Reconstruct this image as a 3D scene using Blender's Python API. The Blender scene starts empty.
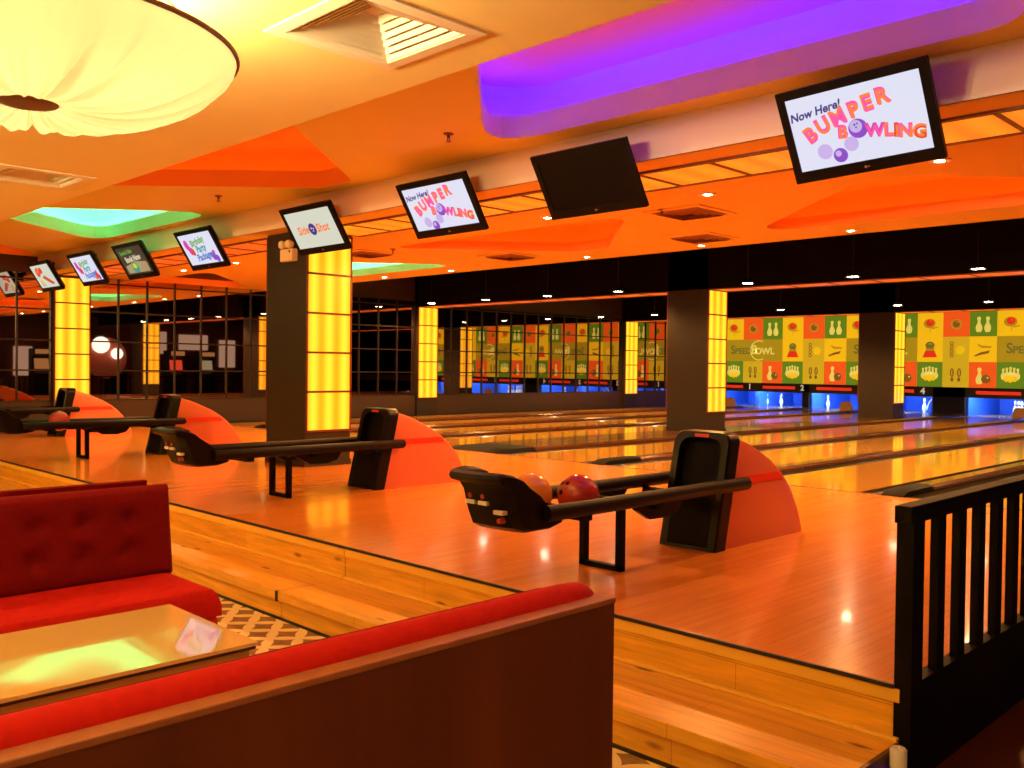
import bpy, bmesh, math, random
from mathutils import Vector, Matrix
random.seed(7)
S = bpy.context.scene
COL = S.collection
PI = math.pi

# ------------------------------------------------------------------ materials
MATS = {}
def node(nt, kind, **kw):
    n = nt.nodes.new(kind)
    for k, v in kw.items():
        if k in n.inputs: n.inputs[k].default_value = v
        else: setattr(n, k, v)
    return n
def mat(name, col=(.5, .5, .5), rough=.5, metal=0, emit=None, es=1.0, spec=.5, coat=0, noise=0, nscale=30, bump=0, bscale=200):
    m = bpy.data.materials.new(name); m.use_nodes = True
    nt = m.node_tree; b = nt.nodes['Principled BSDF']
    b.inputs['Base Color'].default_value = (*col, 1)
    b.inputs['Roughness'].default_value = rough; b.inputs['Metallic'].default_value = metal
    b.inputs['Specular IOR Level'].default_value = spec
    b.inputs['Coat Weight'].default_value = coat
    if emit:
        b.inputs['Emission Color'].default_value = (*emit, 1); b.inputs['Emission Strength'].default_value = es
    if noise or bump:
        tc = node(nt, 'ShaderNodeTexCoord')
        if noise:
            nz = node(nt, 'ShaderNodeTexNoise', Scale=nscale, Detail=4.0)
            nt.links.new(tc.outputs['Object'], nz.inputs['Vector'])
            mx = node(nt, 'ShaderNodeMix', data_type='RGBA')
            mx.inputs['A'].default_value = (*[c * (1 - noise) for c in col], 1)
            mx.inputs['B'].default_value = (*[min(1, c * (1 + noise)) for c in col], 1)
            nt.links.new(nz.outputs['Fac'], mx.inputs['Factor'])
            nt.links.new(mx.outputs['Result'], b.inputs['Base Color'])
        if bump:
            n2 = node(nt, 'ShaderNodeTexNoise', Scale=bscale, Detail=3.0)
            nt.links.new(tc.outputs['Object'], n2.inputs['Vector'])
            bp = node(nt, 'ShaderNodeBump', Strength=bump, Distance=.002)
            nt.links.new(n2.outputs['Fac'], bp.inputs['Height'])
            nt.links.new(bp.outputs['Normal'], b.inputs['Normal'])
    MATS[name] = m
    return m
def wood(name, c1, c2, seam, width, length, axis='Y', rough=.2, coat=.3, grain=.25, knots=0):
    m = bpy.data.materials.new(name); m.use_nodes = True
    nt = m.node_tree; b = nt.nodes['Principled BSDF']
    g = node(nt, 'ShaderNodeNewGeometry'); sp = node(nt, 'ShaderNodeSeparateXYZ'); nt.links.new(g.outputs['Position'], sp.inputs[0])
    cb = node(nt, 'ShaderNodeCombineXYZ')
    a, c = ('Y', 'X') if axis == 'Y' else ('X', 'Y')
    nt.links.new(sp.outputs[a], cb.inputs[0])
    if axis == 'X':
        ad = node(nt, 'ShaderNodeMath', operation='ADD'); nt.links.new(sp.outputs['Y'], ad.inputs[0]); nt.links.new(sp.outputs['Z'], ad.inputs[1])
        nt.links.new(ad.outputs[0], cb.inputs[1])
    else: nt.links.new(sp.outputs[c], cb.inputs[1])
    br = node(nt, 'ShaderNodeTexBrick', Scale=1.0); br.offset = .37; br.offset_frequency = 2
    br.inputs['Color1'].default_value = (*c1, 1); br.inputs['Color2'].default_value = (*c2, 1); br.inputs['Mortar'].default_value = (*seam, 1)
    br.inputs['Mortar Size'].default_value = min(.0012, width * .03); br.inputs['Brick Width'].default_value = length; br.inputs['Row Height'].default_value = width
    nt.links.new(cb.outputs[0], br.inputs['Vector'])
    mp = node(nt, 'ShaderNodeMapping'); mp.inputs['Scale'].default_value = (1.2, 14, 1); nt.links.new(cb.outputs[0], mp.inputs['Vector'])
    nz = node(nt, 'ShaderNodeTexNoise', Scale=2.0, Detail=6.0, Roughness=.6); nt.links.new(mp.outputs[0], nz.inputs['Vector'])
    mr = node(nt, 'ShaderNodeMapRange'); mr.inputs['From Min'].default_value = .3; mr.inputs['From Max'].default_value = .7
    mr.inputs['To Min'].default_value = 1 - grain; mr.inputs['To Max'].default_value = 1 + grain * .4
    nt.links.new(nz.outputs['Fac'], mr.inputs['Value'])
    mx = node(nt, 'ShaderNodeMix', data_type='RGBA', blend_type='MULTIPLY'); mx.inputs['Factor'].default_value = 1
    nt.links.new(br.outputs['Color'], mx.inputs['A']); nt.links.new(mr.outputs[0], mx.inputs['B'])
    out = mx.outputs['Result']
    if knots:
        mp2 = node(nt, 'ShaderNodeMapping'); mp2.inputs['Scale'].default_value = (2.2, 7, 1); nt.links.new(cb.outputs[0], mp2.inputs['Vector'])
        vz = node(nt, 'ShaderNodeTexVoronoi', Scale=1.0); nt.links.new(mp2.outputs[0], vz.inputs['Vector'])
        m2 = node(nt, 'ShaderNodeMapRange'); m2.inputs['From Min'].default_value = .06; m2.inputs['From Max'].default_value = .14
        nt.links.new(vz.outputs['Distance'], m2.inputs['Value'])
        mk = node(nt, 'ShaderNodeMix', data_type='RGBA'); mk.inputs['A'].default_value = (.16, .03, .008, 1)
        nt.links.new(m2.outputs[0], mk.inputs['Factor']); nt.links.new(out, mk.inputs['B']); out = mk.outputs['Result']
    nt.links.new(out, b.inputs['Base Color'])
    b.inputs['Roughness'].default_value = rough; b.inputs['Coat Weight'].default_value = coat; b.inputs['Coat Roughness'].default_value = .06
    MATS[name] = m
    return m
def glowpanel(name, c_hi, c_lo, es, period, axis):
    m = bpy.data.materials.new(name); m.use_nodes = True
    nt = m.node_tree; b = nt.nodes['Principled BSDF']
    g = node(nt, 'ShaderNodeTexCoord'); sp = node(nt, 'ShaderNodeSeparateXYZ'); nt.links.new(g.outputs['Object'], sp.inputs[0])
    mu = node(nt, 'ShaderNodeMath', operation='MULTIPLY'); mu.inputs[1].default_value = 2 * PI / period; nt.links.new(sp.outputs[axis], mu.inputs[0])
    co = node(nt, 'ShaderNodeMath', operation='COSINE'); nt.links.new(mu.outputs[0], co.inputs[0])
    mr = node(nt, 'ShaderNodeMapRange'); mr.inputs['From Min'].default_value = -1; nt.links.new(co.outputs[0], mr.inputs['Value'])
    mx = node(nt, 'ShaderNodeMix', data_type='RGBA'); mx.inputs['A'].default_value = (*c_lo, 1); mx.inputs['B'].default_value = (*c_hi, 1)
    nt.links.new(mr.outputs[0], mx.inputs['Factor'])
    nt.links.new(mx.outputs['Result'], b.inputs['Emission Color']); b.inputs['Emission Strength'].default_value = es
    b.inputs['Base Color'].default_value = (.12, .05, .01, 1); b.inputs['Roughness'].default_value = .4
    MATS[name] = m
    return m
def emis(name, col, es):
    return mat(name, (.02, .02, .02), .5, emit=col, es=es)

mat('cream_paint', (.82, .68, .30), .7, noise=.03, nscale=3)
mat('ceiling_bounce_orange', (.75, .60, .12), .7, noise=.03, nscale=3)  # white ceiling with the floor's orange bounce put into its colour
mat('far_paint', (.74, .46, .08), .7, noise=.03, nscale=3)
mat('beam_paint', (.85, .70, .56), .6)
mat('recess_paint', (.85, .80, .78), .8)
mat('recess_lit_orange', (.85, .40, .10), .8)  # orange of the strip light carried into the recess colour
mat('recess_lit_green', (.5, .85, .62), .8)  # green of the cove light tinted into the recess surface
mat('recess_lit_pink', (.9, .42, .55), .8)  # mix of purple and warm light put into the recess ceiling colour
mat('black_paint', (.004, .002, .002), .8, spec=.1)
mat('dark_pipe', (.012, .006, .005), .5)
mat('column_brown', (.024, .014, .008), .6, noise=.25, nscale=14)
mat('frame_red', (.16, .025, .008), .45)
mat('dark_base', (.045, .022, .012), .55)
mat('grid_black', (.015, .008, .006), .4)
mat('mirror', (.62, .5, .44), .015, metal=1)
wood('approach_wood', (.80, .28, .03), (.76, .245, .026), (.6, .17, .02), .055, 1.4, 'Y', .2, .3, .12)
wood('lane_wood', (.74, .38, .06), (.68, .32, .05), (.5, .2, .03), .0266, 3.5, 'Y', .13, .5, .15)
wood('step_wood', (.90, .48, .035), (.85, .40, .028), (.5, .18, .012), .14, 1.9, 'X', .28, .2, .3, knots=1)
wood('panel_wood', (.18, .042, .013), (.16, .037, .011), (.14, .031, .01), .9, 4.0, 'Y', .42, .05, .45)
mat('step_light', (.92, .54, .06), .35)
mat('ledge_wood', (.36, .12, .045), .35, noise=.2, nscale=18)
mat('step_dark', (.09, .022, .01), .4)
mat('black_line', (.012, .008, .006), .5)
mat('gutter_black', (.03, .016, .012), .28)
mat('cap_wood', (.12, .04, .012), .2, coat=.4, noise=.2, nscale=6)
mat('black_plastic', (.003, .002, .002), .4, spec=.14)
mat('black_matte', (.003, .002, .002), .6, spec=.1)
mat('rail_dark', (.006, .002, .002), .5, spec=.15)
mat('hood_shell', (.60, .13, .06), .35, noise=.05, nscale=120)
mat('hood_red', (.75, .03, .015), .35)
mat('label_white', (.8, .75, .68), .5)
mat('button_red', (.4, .05, .03), .4)
mat('ball_red', (.42, .035, .03), .1, coat=.6, noise=.5, nscale=9)
mat('ball_orange', (.95, .30, .03), .1, coat=.6, noise=.25, nscale=9)
mat('hole_black', (.002, .0015, .002), .6, spec=.1)
mat('frame_plastic', (.005, .003, .003), .32, spec=.2)
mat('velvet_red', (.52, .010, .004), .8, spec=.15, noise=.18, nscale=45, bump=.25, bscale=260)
mat('velvet_shaded', (.17, .004, .004), .85, spec=.1, noise=.18, nscale=45, bump=.25, bscale=260)  # same red velvet, the backrest's weaker light put into the colour
mat('table_cream', (.88, .64, .22), .06, coat=.8)
mat('table_apron', (.6, .36, .10), .4)
mat('table_edge', (.05, .03, .015), .4)
mat('white_metal', (.80, .74, .62), .45)
mat('vent_dark', (.02, .012, .008), .7)
mat('vent_brown', (.34, .12, .06), .5)
mat('sprinkler_bronze', (.25, .07, .03), .4, metal=.6)
mat('bezel_black', (.004, .003, .004), .4, spec=.15)
mat('screen_off', (.004, .003, .004), .3, spec=.12)
mat('lamp_bronze', (.16, .05, .02), .5)
mat('pit_blue', (.04, .16, .9), .5)
mat('pin_white', (.95, .95, .95), .25, coat=.4)
mat('pin_stripe', (.7, .05, .05), .3)
mat('wedge_wood', (.8, .42, .14), .5, noise=.2, nscale=12)
mat('emergency_cream', (.9, .72, .42), .5)
mat('curtain_black', (.015, .012, .02), .8)
mat('steel', (.5, .4, .3), .35, metal=.8)
mat('number_white', (.8, .8, .75), .5, emit=(1, .9, .75), es=.35)
glowpanel('column_glow', (1, .64, .028), (1, .34, .004), 1.4, .19, 'Y')
glowpanel('strip_glow', (1, .25, .010), (1, .17, .006), 1.1, .26, 'X')
glowpanel('strip_glow_far', (1, .14, .012), (1, .10, .008), .8, .3, 'X')
emis('led_purple', (.07, .010, 1.0), 24)
emis('led_green', (.24, 1.0, .48), 60)
emis('led_orange', (1.0, .19, .008), 13)
emis('downlight_glow', (1, .84, .55), 70)
emis('pit_light', (.30, .55, 1.0), 110)
emis('globe_white', (1, .93, .8), 2.5)
emis('arcade_wall_glow', (1, .62, .42), .5)  # brightness of the lit wall put in as emission, no lamp there
emis('screen_red', (1, .08, .03), 1.0)
emis('screen_white', (.74, .78, .95), .95)
emis('screen_cream', (.66, .70, .58), .95)
emis('screen_dark', (.05, .045, .03), .8)
emis('screen_beige', (.55, .45, .25), .7)
emis('ink_navy', (.03, .02, .22), .9)
emis('ink_orange', (1, .22, .03), 1.0)
emis('ink_red', (.85, .06, .04), .9)
emis('ink_pink', (1, .08, .38), 1.0)
emis('ink_magenta', (.75, .05, .45), .9)
emis('ink_purple', (.25, .06, .62), .9)
emis('ink_lilac', (.58, .45, .85), .95)
emis('ink_green', (.18, .5, .08), .8)
emis('ink_teal', (.05, .38, .35), .8)
emis('ink_blue', (.04, .18, .6), .9)
emis('ink_yellow', (.75, .65, .10), .9)
emis('ink_cream', (.8, .7, .5), .8)
emis('ink_tan', (.6, .25, .08), .8)
def tile(name, c, es=.8): mat(name, c, .5, emit=c, es=es)
tile('tile_yellow', (.90, .52, .008)); tile('tile_mustard', (.62, .40, .012)); tile('tile_orange', (.88, .10, .01))
tile('tile_green', (.12, .22, .01)); tile('tile_olive', (.40, .26, .008)); tile('tile_red', (.75, .03, .01)); tile('tile_brown', (.22, .09, .012))
tile('tile_cream', (.80, .66, .12)); tile('tile_dusk', (.16, .14, .02))

# fabric lampshade: translucent, lit by the bulbs inside
m = bpy.data.materials.new('lamp_fabric'); m.use_nodes = True; nt = m.node_tree
for n in list(nt.nodes):
    if n.type == 'BSDF_PRINCIPLED': nt.nodes.remove(n)
d = node(nt, 'ShaderNodeBsdfDiffuse'); d.inputs['Color'].default_value = (.8, .62, .25, 1)
t = node(nt, 'ShaderNodeBsdfTranslucent'); t.inputs['Color'].default_value = (.072, .074, .060, 1)
ms = node(nt, 'ShaderNodeMixShader'); ms.inputs[0].default_value = .7
nt.links.new(d.outputs[0], ms.inputs[1]); nt.links.new(t.outputs[0], ms.inputs[2])
nt.links.new(ms.outputs[0], nt.nodes['Material Output'].inputs['Surface']); MATS['lamp_fabric'] = m

# carpet: cream leaf shapes in a zigzag lattice on brown
m = bpy.data.materials.new('carpet'); m.use_nodes = True; nt = m.node_tree; b = nt.nodes['Principled BSDF']; b.inputs['Roughness'].default_value = .95
g = node(nt, 'ShaderNodeNewGeometry')
def leafset(ox, oy, rx, ry):
    mp = node(nt, 'ShaderNodeMapping'); mp.inputs['Rotation'].default_value = (0, 0, math.radians(40)); mp.inputs['Location'].default_value = (ox, oy, 0)
    mp.inputs['Scale'].default_value = (1, 1, 1); nt.links.new(g.outputs['Position'], mp.inputs['Vector'])
    sp = node(nt, 'ShaderNodeSeparateXYZ'); nt.links.new(mp.outputs[0], sp.inputs[0])
    acc = None
    for ax, per, rad in (('X', .15, rx), ('Y', .15, ry)):
        q = node(nt, 'ShaderNodeMath', operation='PINGPONG'); q.inputs[1].default_value = per / 2; nt.links.new(sp.outputs[ax], q.inputs[0])
        dv = node(nt, 'ShaderNodeMath', operation='DIVIDE'); dv.inputs[1].default_value = rad; nt.links.new(q.outputs[0], dv.inputs[0])
        pw = node(nt, 'ShaderNodeMath', operation='POWER'); pw.inputs[1].default_value = 2; nt.links.new(dv.outputs[0], pw.inputs[0])
        if acc is None: acc = pw
        else:
            ad = node(nt, 'ShaderNodeMath', operation='ADD'); nt.links.new(acc.outputs[0], ad.inputs[0]); nt.links.new(pw.outputs[0], ad.inputs[1]); acc = ad
    lt = node(nt, 'ShaderNodeMath', operation='LESS_THAN'); lt.inputs[1].default_value = 1.0; nt.links.new(acc.outputs[0], lt.inputs[0])
    return lt
l1 = leafset(0, .075, .074, .030); l2 = leafset(.075, 0, .030, .074)
mxx = node(nt, 'ShaderNodeMath', operation='MAXIMUM'); nt.links.new(l1.outputs[0], mxx.inputs[0]); nt.links.new(l2.outputs[0], mxx.inputs[1])
nz = node(nt, 'ShaderNodeTexNoise', Scale=28.0, Detail=5.0); nt.links.new(g.outputs['Position'], nz.inputs['Vector'])
mb_ = node(nt, 'ShaderNodeMix', data_type='RGBA'); mb_.inputs['A'].default_value = (.16, .07, .02, 1); mb_.inputs['B'].default_value = (.42, .24, .07, 1)
nt.links.new(nz.outputs['Fac'], mb_.inputs['Factor'])
mc = node(nt, 'ShaderNodeMix', data_type='RGBA'); mc.inputs['B'].default_value = (.86, .70, .30, 1)
nt.links.new(mxx.outputs[0], mc.inputs['Factor']); nt.links.new(mb_.outputs['Result'], mc.inputs['A']); nt.links.new(mc.outputs['Result'], b.inputs['Base Color'])
MATS['carpet'] = m

# ------------------------------------------------------------------ mesh builder
ORG = {}
def text_mesh(s, size=1.0, bold=0.0):
    cu = bpy.data.curves.new('t', 'FONT'); cu.body = s; cu.size = size; cu.offset = bold; cu.align_x = 'CENTER'; cu.align_y = 'CENTER'
    cu.resolution_u = 3
    o = bpy.data.objects.new('t', cu); COL.objects.link(o)
    me = bpy.data.meshes.new_from_object(o.evaluated_get(bpy.context.evaluated_depsgraph_get()))
    vs = [v.co.copy() for v in me.vertices]; fs = [tuple(p.vertices) for p in me.polygons]
    bpy.data.objects.remove(o); bpy.data.curves.remove(cu); bpy.data.meshes.remove(me)
    return vs, fs
class MB:
    def __init__(self, M=None):
        self.v = []; self.f = []; self.mi = []; self.M = M; self.cur = 0
    def add(self, vs, fs):
        k = len(self.v)
        self.v += [(self.M @ Vector(p)) if self.M else Vector(p) for p in vs]
        self.f += [tuple(i + k for i in f) for f in fs]; self.mi += [self.cur] * len(fs)
        return self
    def mat(self, i): self.cur = i; return self
    def box(self, x0, x1, y0, y1, z0, z1):
        return self.add([(x0, y0, z0), (x1, y0, z0), (x1, y1, z0), (x0, y1, z0), (x0, y0, z1), (x1, y0, z1), (x1, y1, z1), (x0, y1, z1)],
                        [(0, 3, 2, 1), (4, 5, 6, 7), (0, 1, 5, 4), (1, 2, 6, 5), (2, 3, 7, 6), (3, 0, 4, 7)])
    def prism(self, poly, a0, a1, axis='x'):
        n = len(poly)
        def P(p, a): return {'x': (a, p[0], p[1]), 'y': (p[0], a, p[1]), 'z': (p[0], p[1], a)}[axis]
        vs = [P(p, a0) for p in poly] + [P(p, a1) for p in poly]
        fs = [tuple(range(n))[::-1], tuple(range(n, 2 * n))] + [(i, (i + 1) % n, n + (i + 1) % n, n + i) for i in range(n)]
        return self.add(vs, fs)
    def rings(self, rings, close=True, cap=True):
        n = len(rings[0]); vs = [p for r in rings for p in r]; fs = []
        for j in range(len(rings) - 1):
            for i in range(n if close else n - 1):
                a, b2 = j * n + i, j * n + (i + 1) % n
                fs.append((a, b2, b2 + n, a + n))
        if cap: fs += [tuple(range(n))[::-1], tuple(range((len(rings) - 1) * n, len(rings) * n))]
        return self.add(vs, fs)
    def lathe(self, prof, c=(0, 0, 0), n=24, axis='z', cap=True):
        R = []
        for r, h in prof:
            ring = []
            for i in range(n):
                a = 2 * PI * i / n; x, y = r * math.cos(a), r * math.sin(a)
                ring.append({'z': (c[0] + x, c[1] + y, c[2] + h), 'y': (c[0] + y, c[1] + h, c[2] + x), 'x': (c[0] + h, c[1] + x, c[2] + y)}[axis])
            R.append(ring)
        return self.rings(R, True, cap)
    def tube(self, pts, r, n=10, cap=True):
        pts = [Vector(p) for p in pts]; R = []; up = None
        for i, p in enumerate(pts):
            t = (pts[min(i + 1, len(pts) - 1)] - pts[max(i - 1, 0)]).normalized()
            if up is None: up = Vector((0, 0, 1)) if abs(t.z) < .9 else Vector((1, 0, 0))
            a = t.cross(up).normalized(); b2 = a.cross(t).normalized(); up = b2
            rr = r[i] if isinstance(r, (list, tuple)) else r
            R.append([p + a * rr * math.cos(2 * PI * k / n) + b2 * rr * math.sin(2 * PI * k / n) for k in range(n)])
        return self.rings(R, True, cap)
    def sphere(self, c, r, n=28, m=16, sc=(1, 1, 1)):
        vs = [(c[0], c[1], c[2] - r * sc[2])]; fs = []
        for j in range(1, m):
            ph = -PI / 2 + PI * j / m
            for i in range(n):
                a = 2 * PI * i / n
                vs.append((c[0] + sc[0] * r * math.cos(ph) * math.cos(a), c[1] + sc[1] * r * math.cos(ph) * math.sin(a), c[2] + sc[2] * r * math.sin(ph)))
        vs.append((c[0], c[1], c[2] + r * sc[2])); e = len(vs) - 1
        for i in range(n):
            fs.append((0, 1 + (i + 1) % n, 1 + i)); fs.append((e, e - n + i, e - n + (i + 1) % n))
            for j in range(m - 2):
                a, b2 = 1 + j * n + i, 1 + j * n + (i + 1) % n
                fs.append((a, b2, b2 + n, a + n))
        return self.add(vs, fs)
    def flat(self, poly, h=0.0):
        return self.add([(p[0], p[1], h) for p in poly], [tuple(range(len(poly)))])
    def disc(self, cx, cy, rx, ry=None, rot=0, h=0.0, n=20):
        ry = ry or rx; c, s = math.cos(rot), math.sin(rot)
        return self.flat([(cx + c * rx * math.cos(2 * PI * i / n) - s * ry * math.sin(2 * PI * i / n), cy + s * rx * math.cos(2 * PI * i / n) + c * ry * math.sin(2 * PI * i / n)) for i in range(n)], h)
    def ring2(self, cx, cy, r, w, h=0.0, a0=0, a1=2 * PI, n=28, depth=None):
        vs = []; fs = []
        for i in range(n + 1):
            a = a0 + (a1 - a0) * i / n
            vs += [(cx + r * math.cos(a), cy + r * math.sin(a), h), (cx + (r - w) * math.cos(a), cy + (r - w) * math.sin(a), h)]
        for i in range(n): fs.append((2 * i, 2 * i + 1, 2 * i + 3, 2 * i + 2)[::-1])
        return self.add(vs, fs)
    def text(self, s, size, x=0, y=0, rot=0, bold=0, h=0.0, sx=1, shear=0):
        vs, fs = text_mesh(s, size, bold); c, sn = math.cos(rot), math.sin(rot)
        out = []
        for p in vs:
            px, py = p.x * sx + shear * p.y, p.y
            out.append((x + c * px - sn * py, y + sn * px + c * py, h))
        return self.add(out, fs)
    def holed(self, outer, holes, z, h=None):
        """horizontal sheet with openings"""
        bm = bmesh.new()
        for loop in [outer] + holes:
            vs = [bm.verts.new((p[0], p[1], 0)) for p in loop]
            for i in range(len(vs)): bm.edges.new((vs[i], vs[(i + 1) % len(vs)]))
        bmesh.ops.triangle_fill(bm, use_beauty=True, use_dissolve=False, edges=bm.edges[:], normal=(0, 0, -1))
        bm.verts.index_update()
        fs = [tuple(v.index for v in f.verts) for f in bm.faces]; vs = [(v.co.x, v.co.y, z) for v in bm.verts]; bm.free()
        return self.add(vs, fs)
    def build(self, name, mats, parent=None, smooth=False, bevel=0, label=None):
        me = bpy.data.meshes.new(name)
        org = ORG[parent.name] if parent else Vector((0, 0, 0))
        me.from_pydata([p - org for p in self.v], [], self.f)
        for mm in (mats if isinstance(mats, (list, tuple)) else [mats]): me.materials.append(MATS[mm])
        me.polygons.foreach_set('material_index', self.mi)
        bm = bmesh.new(); bm.from_mesh(me); bmesh.ops.recalc_face_normals(bm, faces=bm.faces[:]); bm.to_mesh(me); bm.free()
        if smooth:
            me.polygons.foreach_set('use_smooth', [True] * len(me.polygons))
            me.set_sharp_from_angle(angle=math.radians(smooth if smooth is not True else 40))
        o = bpy.data.objects.new(name, me); COL.objects.link(o)
        if parent: o.parent = parent; ORG[o.name] = org
        else: ORG[o.name] = Vector((0, 0, 0))
        if bevel:
            bv = o.modifiers.new('b', 'BEVEL'); bv.width = bevel; bv.segments = 2; bv.limit_method = 'ANGLE'; bv.angle_limit = math.radians(40)
        if label: o['label'] = label
        return o
def tag(o, label, cat, group=None):
    o['label'] = label; o['category'] = cat
    if group: o['group'] = group
    return o
def thing(name, label, cat, loc, group=None):
    o = bpy.data.objects.new(name, None); COL.objects.link(o); o.location = loc; o.empty_display_size = .1
    ORG[o.name] = Vector(loc)
    return tag(o, label, cat, group)
def struct(o): o['kind'] = 'structure'; return o
def copy_tree(o, parent=None):
    c = o.copy(); COL.objects.link(c)
    if parent: c.parent = parent
    ORG[c.name] = ORG[o.name]
    for ch in list(o.children): copy_tree(ch, c)
    return c
def dup(o, loc, label, group=None):
    c = copy_tree(o); c.location = loc; ORG[c.name] = Vector(loc); c['label'] = label
    if group: c['group'] = group
    return c
def round_poly(pts, r, n=6):
    out = []; N = len(pts)
    for i in range(N):
        p, a, b2 = Vector(pts[i]), Vector(pts[i - 1]), Vector(pts[(i + 1) % N])
        u, w = (a - p), (b2 - p); ang = u.angle(w)
        d = min(r / math.tan(ang / 2), u.length * .48, w.length * .48)
        s, e = p + u.normalized() * d, p + w.normalized() * d
        for k in range(n + 1):
            t2 = k / n
            out.append((s * (1 - t2) ** 2 + p * 2 * t2 * (1 - t2) + e * t2 ** 2).to_tuple())
    return out
def offset_poly(pts, d):
    N = len(pts); out = []; area = sum(pts[i][0] * pts[(i + 1) % N][1] - pts[(i + 1) % N][0] * pts[i][1] for i in range(N)); sg = 1 if area > 0 else -1
    for i in range(N):
        t2 = Vector(pts[(i + 1) % N]) - Vector(pts[i - 1])
        if t2.length < 1e-6: t2 = Vector((1, 0))
        t2.normalize(); nn = Vector((t2.y, -t2.x)) * sg
        out.append((pts[i][0] + nn.x * d, pts[i][1] + nn.y * d))
    return out

# ------------------------------------------------------------------ camera (fitted to the photograph)
H = 1.07
yaw, pit, rol, FPX = math.radians(44.982), math.radians(-1.042), math.radians(.666), 921.31
F = Vector((-math.sin(yaw) * math.cos(pit), math.cos(yaw) * math.cos(pit), math.sin(pit)))
Rv = Vector((math.cos(yaw), math.sin(yaw), 0)); U = Rv.cross(F)
R2 = Rv * math.cos(rol) + U * math.sin(rol); U2 = U * math.cos(rol) - Rv * math.sin(rol)
cd = bpy.data.cameras.new('camera'); cam = bpy.data.objects.new('camera', cd); COL.objects.link(cam)
M = Matrix((( R2.x, U2.x, -F.x, 0), (R2.y, U2.y, -F.y, 0), (R2.z, U2.z, -F.z, H), (0, 0, 0, 1)))
cam.matrix_world = M; cd.sensor_width = 36; cd.lens = FPX * 36 / 1024; cd.clip_start = .05; cd.clip_end = 200
S.camera = cam

# ------------------------------------------------------------------ key dimensions
XW = -15.76           # mirror wall
XR = -1.28            # right end of the bowlers' approach
YS, YS2, ZL, ZT = 3.15, 2.70, -.36, -.19     # step edges, lounge floor, step tread
YF, YD = 7.9, 24.0    # foul line, masking wall
ZN, ZM, ZF, ZB = 2.40, 2.74, 2.48, 3.05      # near soffit, middle ceiling, far ceiling, dark ceiling
YB, YE, YN = 5.05, 9.2, 2.77                 # beam face, end of painted ceiling, soffit edge
LANES = [-2.45, -4.11, -5.75, -7.40, -9.90, -11.55, -13.20, -14.85]   # lane 8 .. lane 1
PC = -8.685           # centre of the free columns (8.3 .. 9.07)

# ------------------------------------------------------------------ room shell
struct(MB().box(-17, XR, -4, YS, ZL - .1, ZL).build('floor', 'carpet'))
struct(MB().box(XR, 9.5, -4, 27, ZL - .1, ZL).build('floor', 'step_dark'))
struct(MB().box(XW, XR, YS + .03, YF, -.09, 0).box(XW, XR, YS, YS + .03, -.006, 0).build('floor', 'approach_wood'))
struct(MB().box(XW, XR, YS - .012, YS, -.012, .003).build('trim_1', 'black_line'))
struct(MB().box(XW, XR, 23.6, 27.0, -.5, -.13).box(XW, XR, YS + .03, 23.6, ZL, -.24).build('floor', 'black_matte'))
# walls
struct(MB().box(XW - .3, XW - .012, -4, 26.5, ZL, ZB + .3).build('wall_left', 'dark_base'))
struct(MB().box(XW - .02, XW + .02, YS, 24, 0, .43).build('baseboard_left', 'dark_base'))
struct(MB().box(-17, 9.5, 27.0, 27.2, -.6, ZB + .3).build('wall_back', 'black_paint'))
struct(MB().box(-17, 9.5, -4.2, -4, ZL, 3).build('wall_front', 'cream_paint'))
struct(MB().box(9.5, 9.7, -4, 27, ZL, ZB + .3).build('wall_right', 'frame_red'))
# ceilings
COVES = []
def cove(pts, z, led, label, depth=.42, r=.28):
    COVES.append((round_poly(pts, r), z, led, label, depth))
cove([(-5.15, 4.83), (-3.28, 2.98), (-.9, 2.98), (-1.40, 4.83)], ZM, 'led_purple', 'purple lit triangular ceiling cove above the two nearest televisions', r=.3)
cove([(-9.35, 2.98), (-7.45, 4.88), (-6.95, 4.88), (-5.2, 2.98)], ZM, 'led_orange', 'orange ceiling cove tapering towards the beam left of the purple cove', r=.2)
cove([(-13.0, 4.92), (-11.4, 2.98), (-11.1, 2.98), (-9.5, 4.92)], ZM, 'led_green', 'bright green white ceiling cove in front of the beam at left', r=.3)
cove([(-15.7, 4.85), (-15.2, 4.85), (-13.3, 2.98), (-15.7, 2.98)], ZM, 'led_orange', 'orange ceiling cove beside the mirror wall, left of the green white cove', r=.2)
cove([(-8.95, 6.75), (-7.4, 8.42), (-6.85, 8.42), (-5.25, 6.75)], ZF, 'led_orange', 'orange ceiling cove behind the two televisions left of the blank one', r=.22)
cove([(-5.05, 8.5), (-3.1, 6.72), (-2.7, 6.72), (-1.0, 8.5)], ZF, 'led_orange', 'orange ceiling cove behind the nearest television at right', r=.3)
cove([(-12.95, 8.55), (-11.4, 6.72), (-11.1, 6.72), (-9.5, 8.55)], ZF, 'led_green', 'pale green ceiling cove just right of the foremost lit column', r=.3)
cove([(-15.7, 8.4), (-15.2, 8.4), (-13.3, 6.72), (-15.7, 6.72)], ZF, 'led_orange', 'orange ceiling cove beside the mirror wall beyond the beam', r=.2)
struct(MB().holed([(XW, YN), (2, YN), (2, YB), (XW, YB)], [c[0] for c in COVES if c[1] == ZM], ZM).build('ceiling', 'ceiling_bounce_orange'))
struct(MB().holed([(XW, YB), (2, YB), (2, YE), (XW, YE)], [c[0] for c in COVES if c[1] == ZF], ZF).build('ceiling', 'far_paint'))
struct(MB().box(XW, 2, YB, YB + .02, ZF, ZM + .02).build('trim_2', 'beam_paint'))
VENTS = [(-3.32, -2.69, 1.90, 2.53), (-7.47, -6.84, 1.96, 2.59)]
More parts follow.
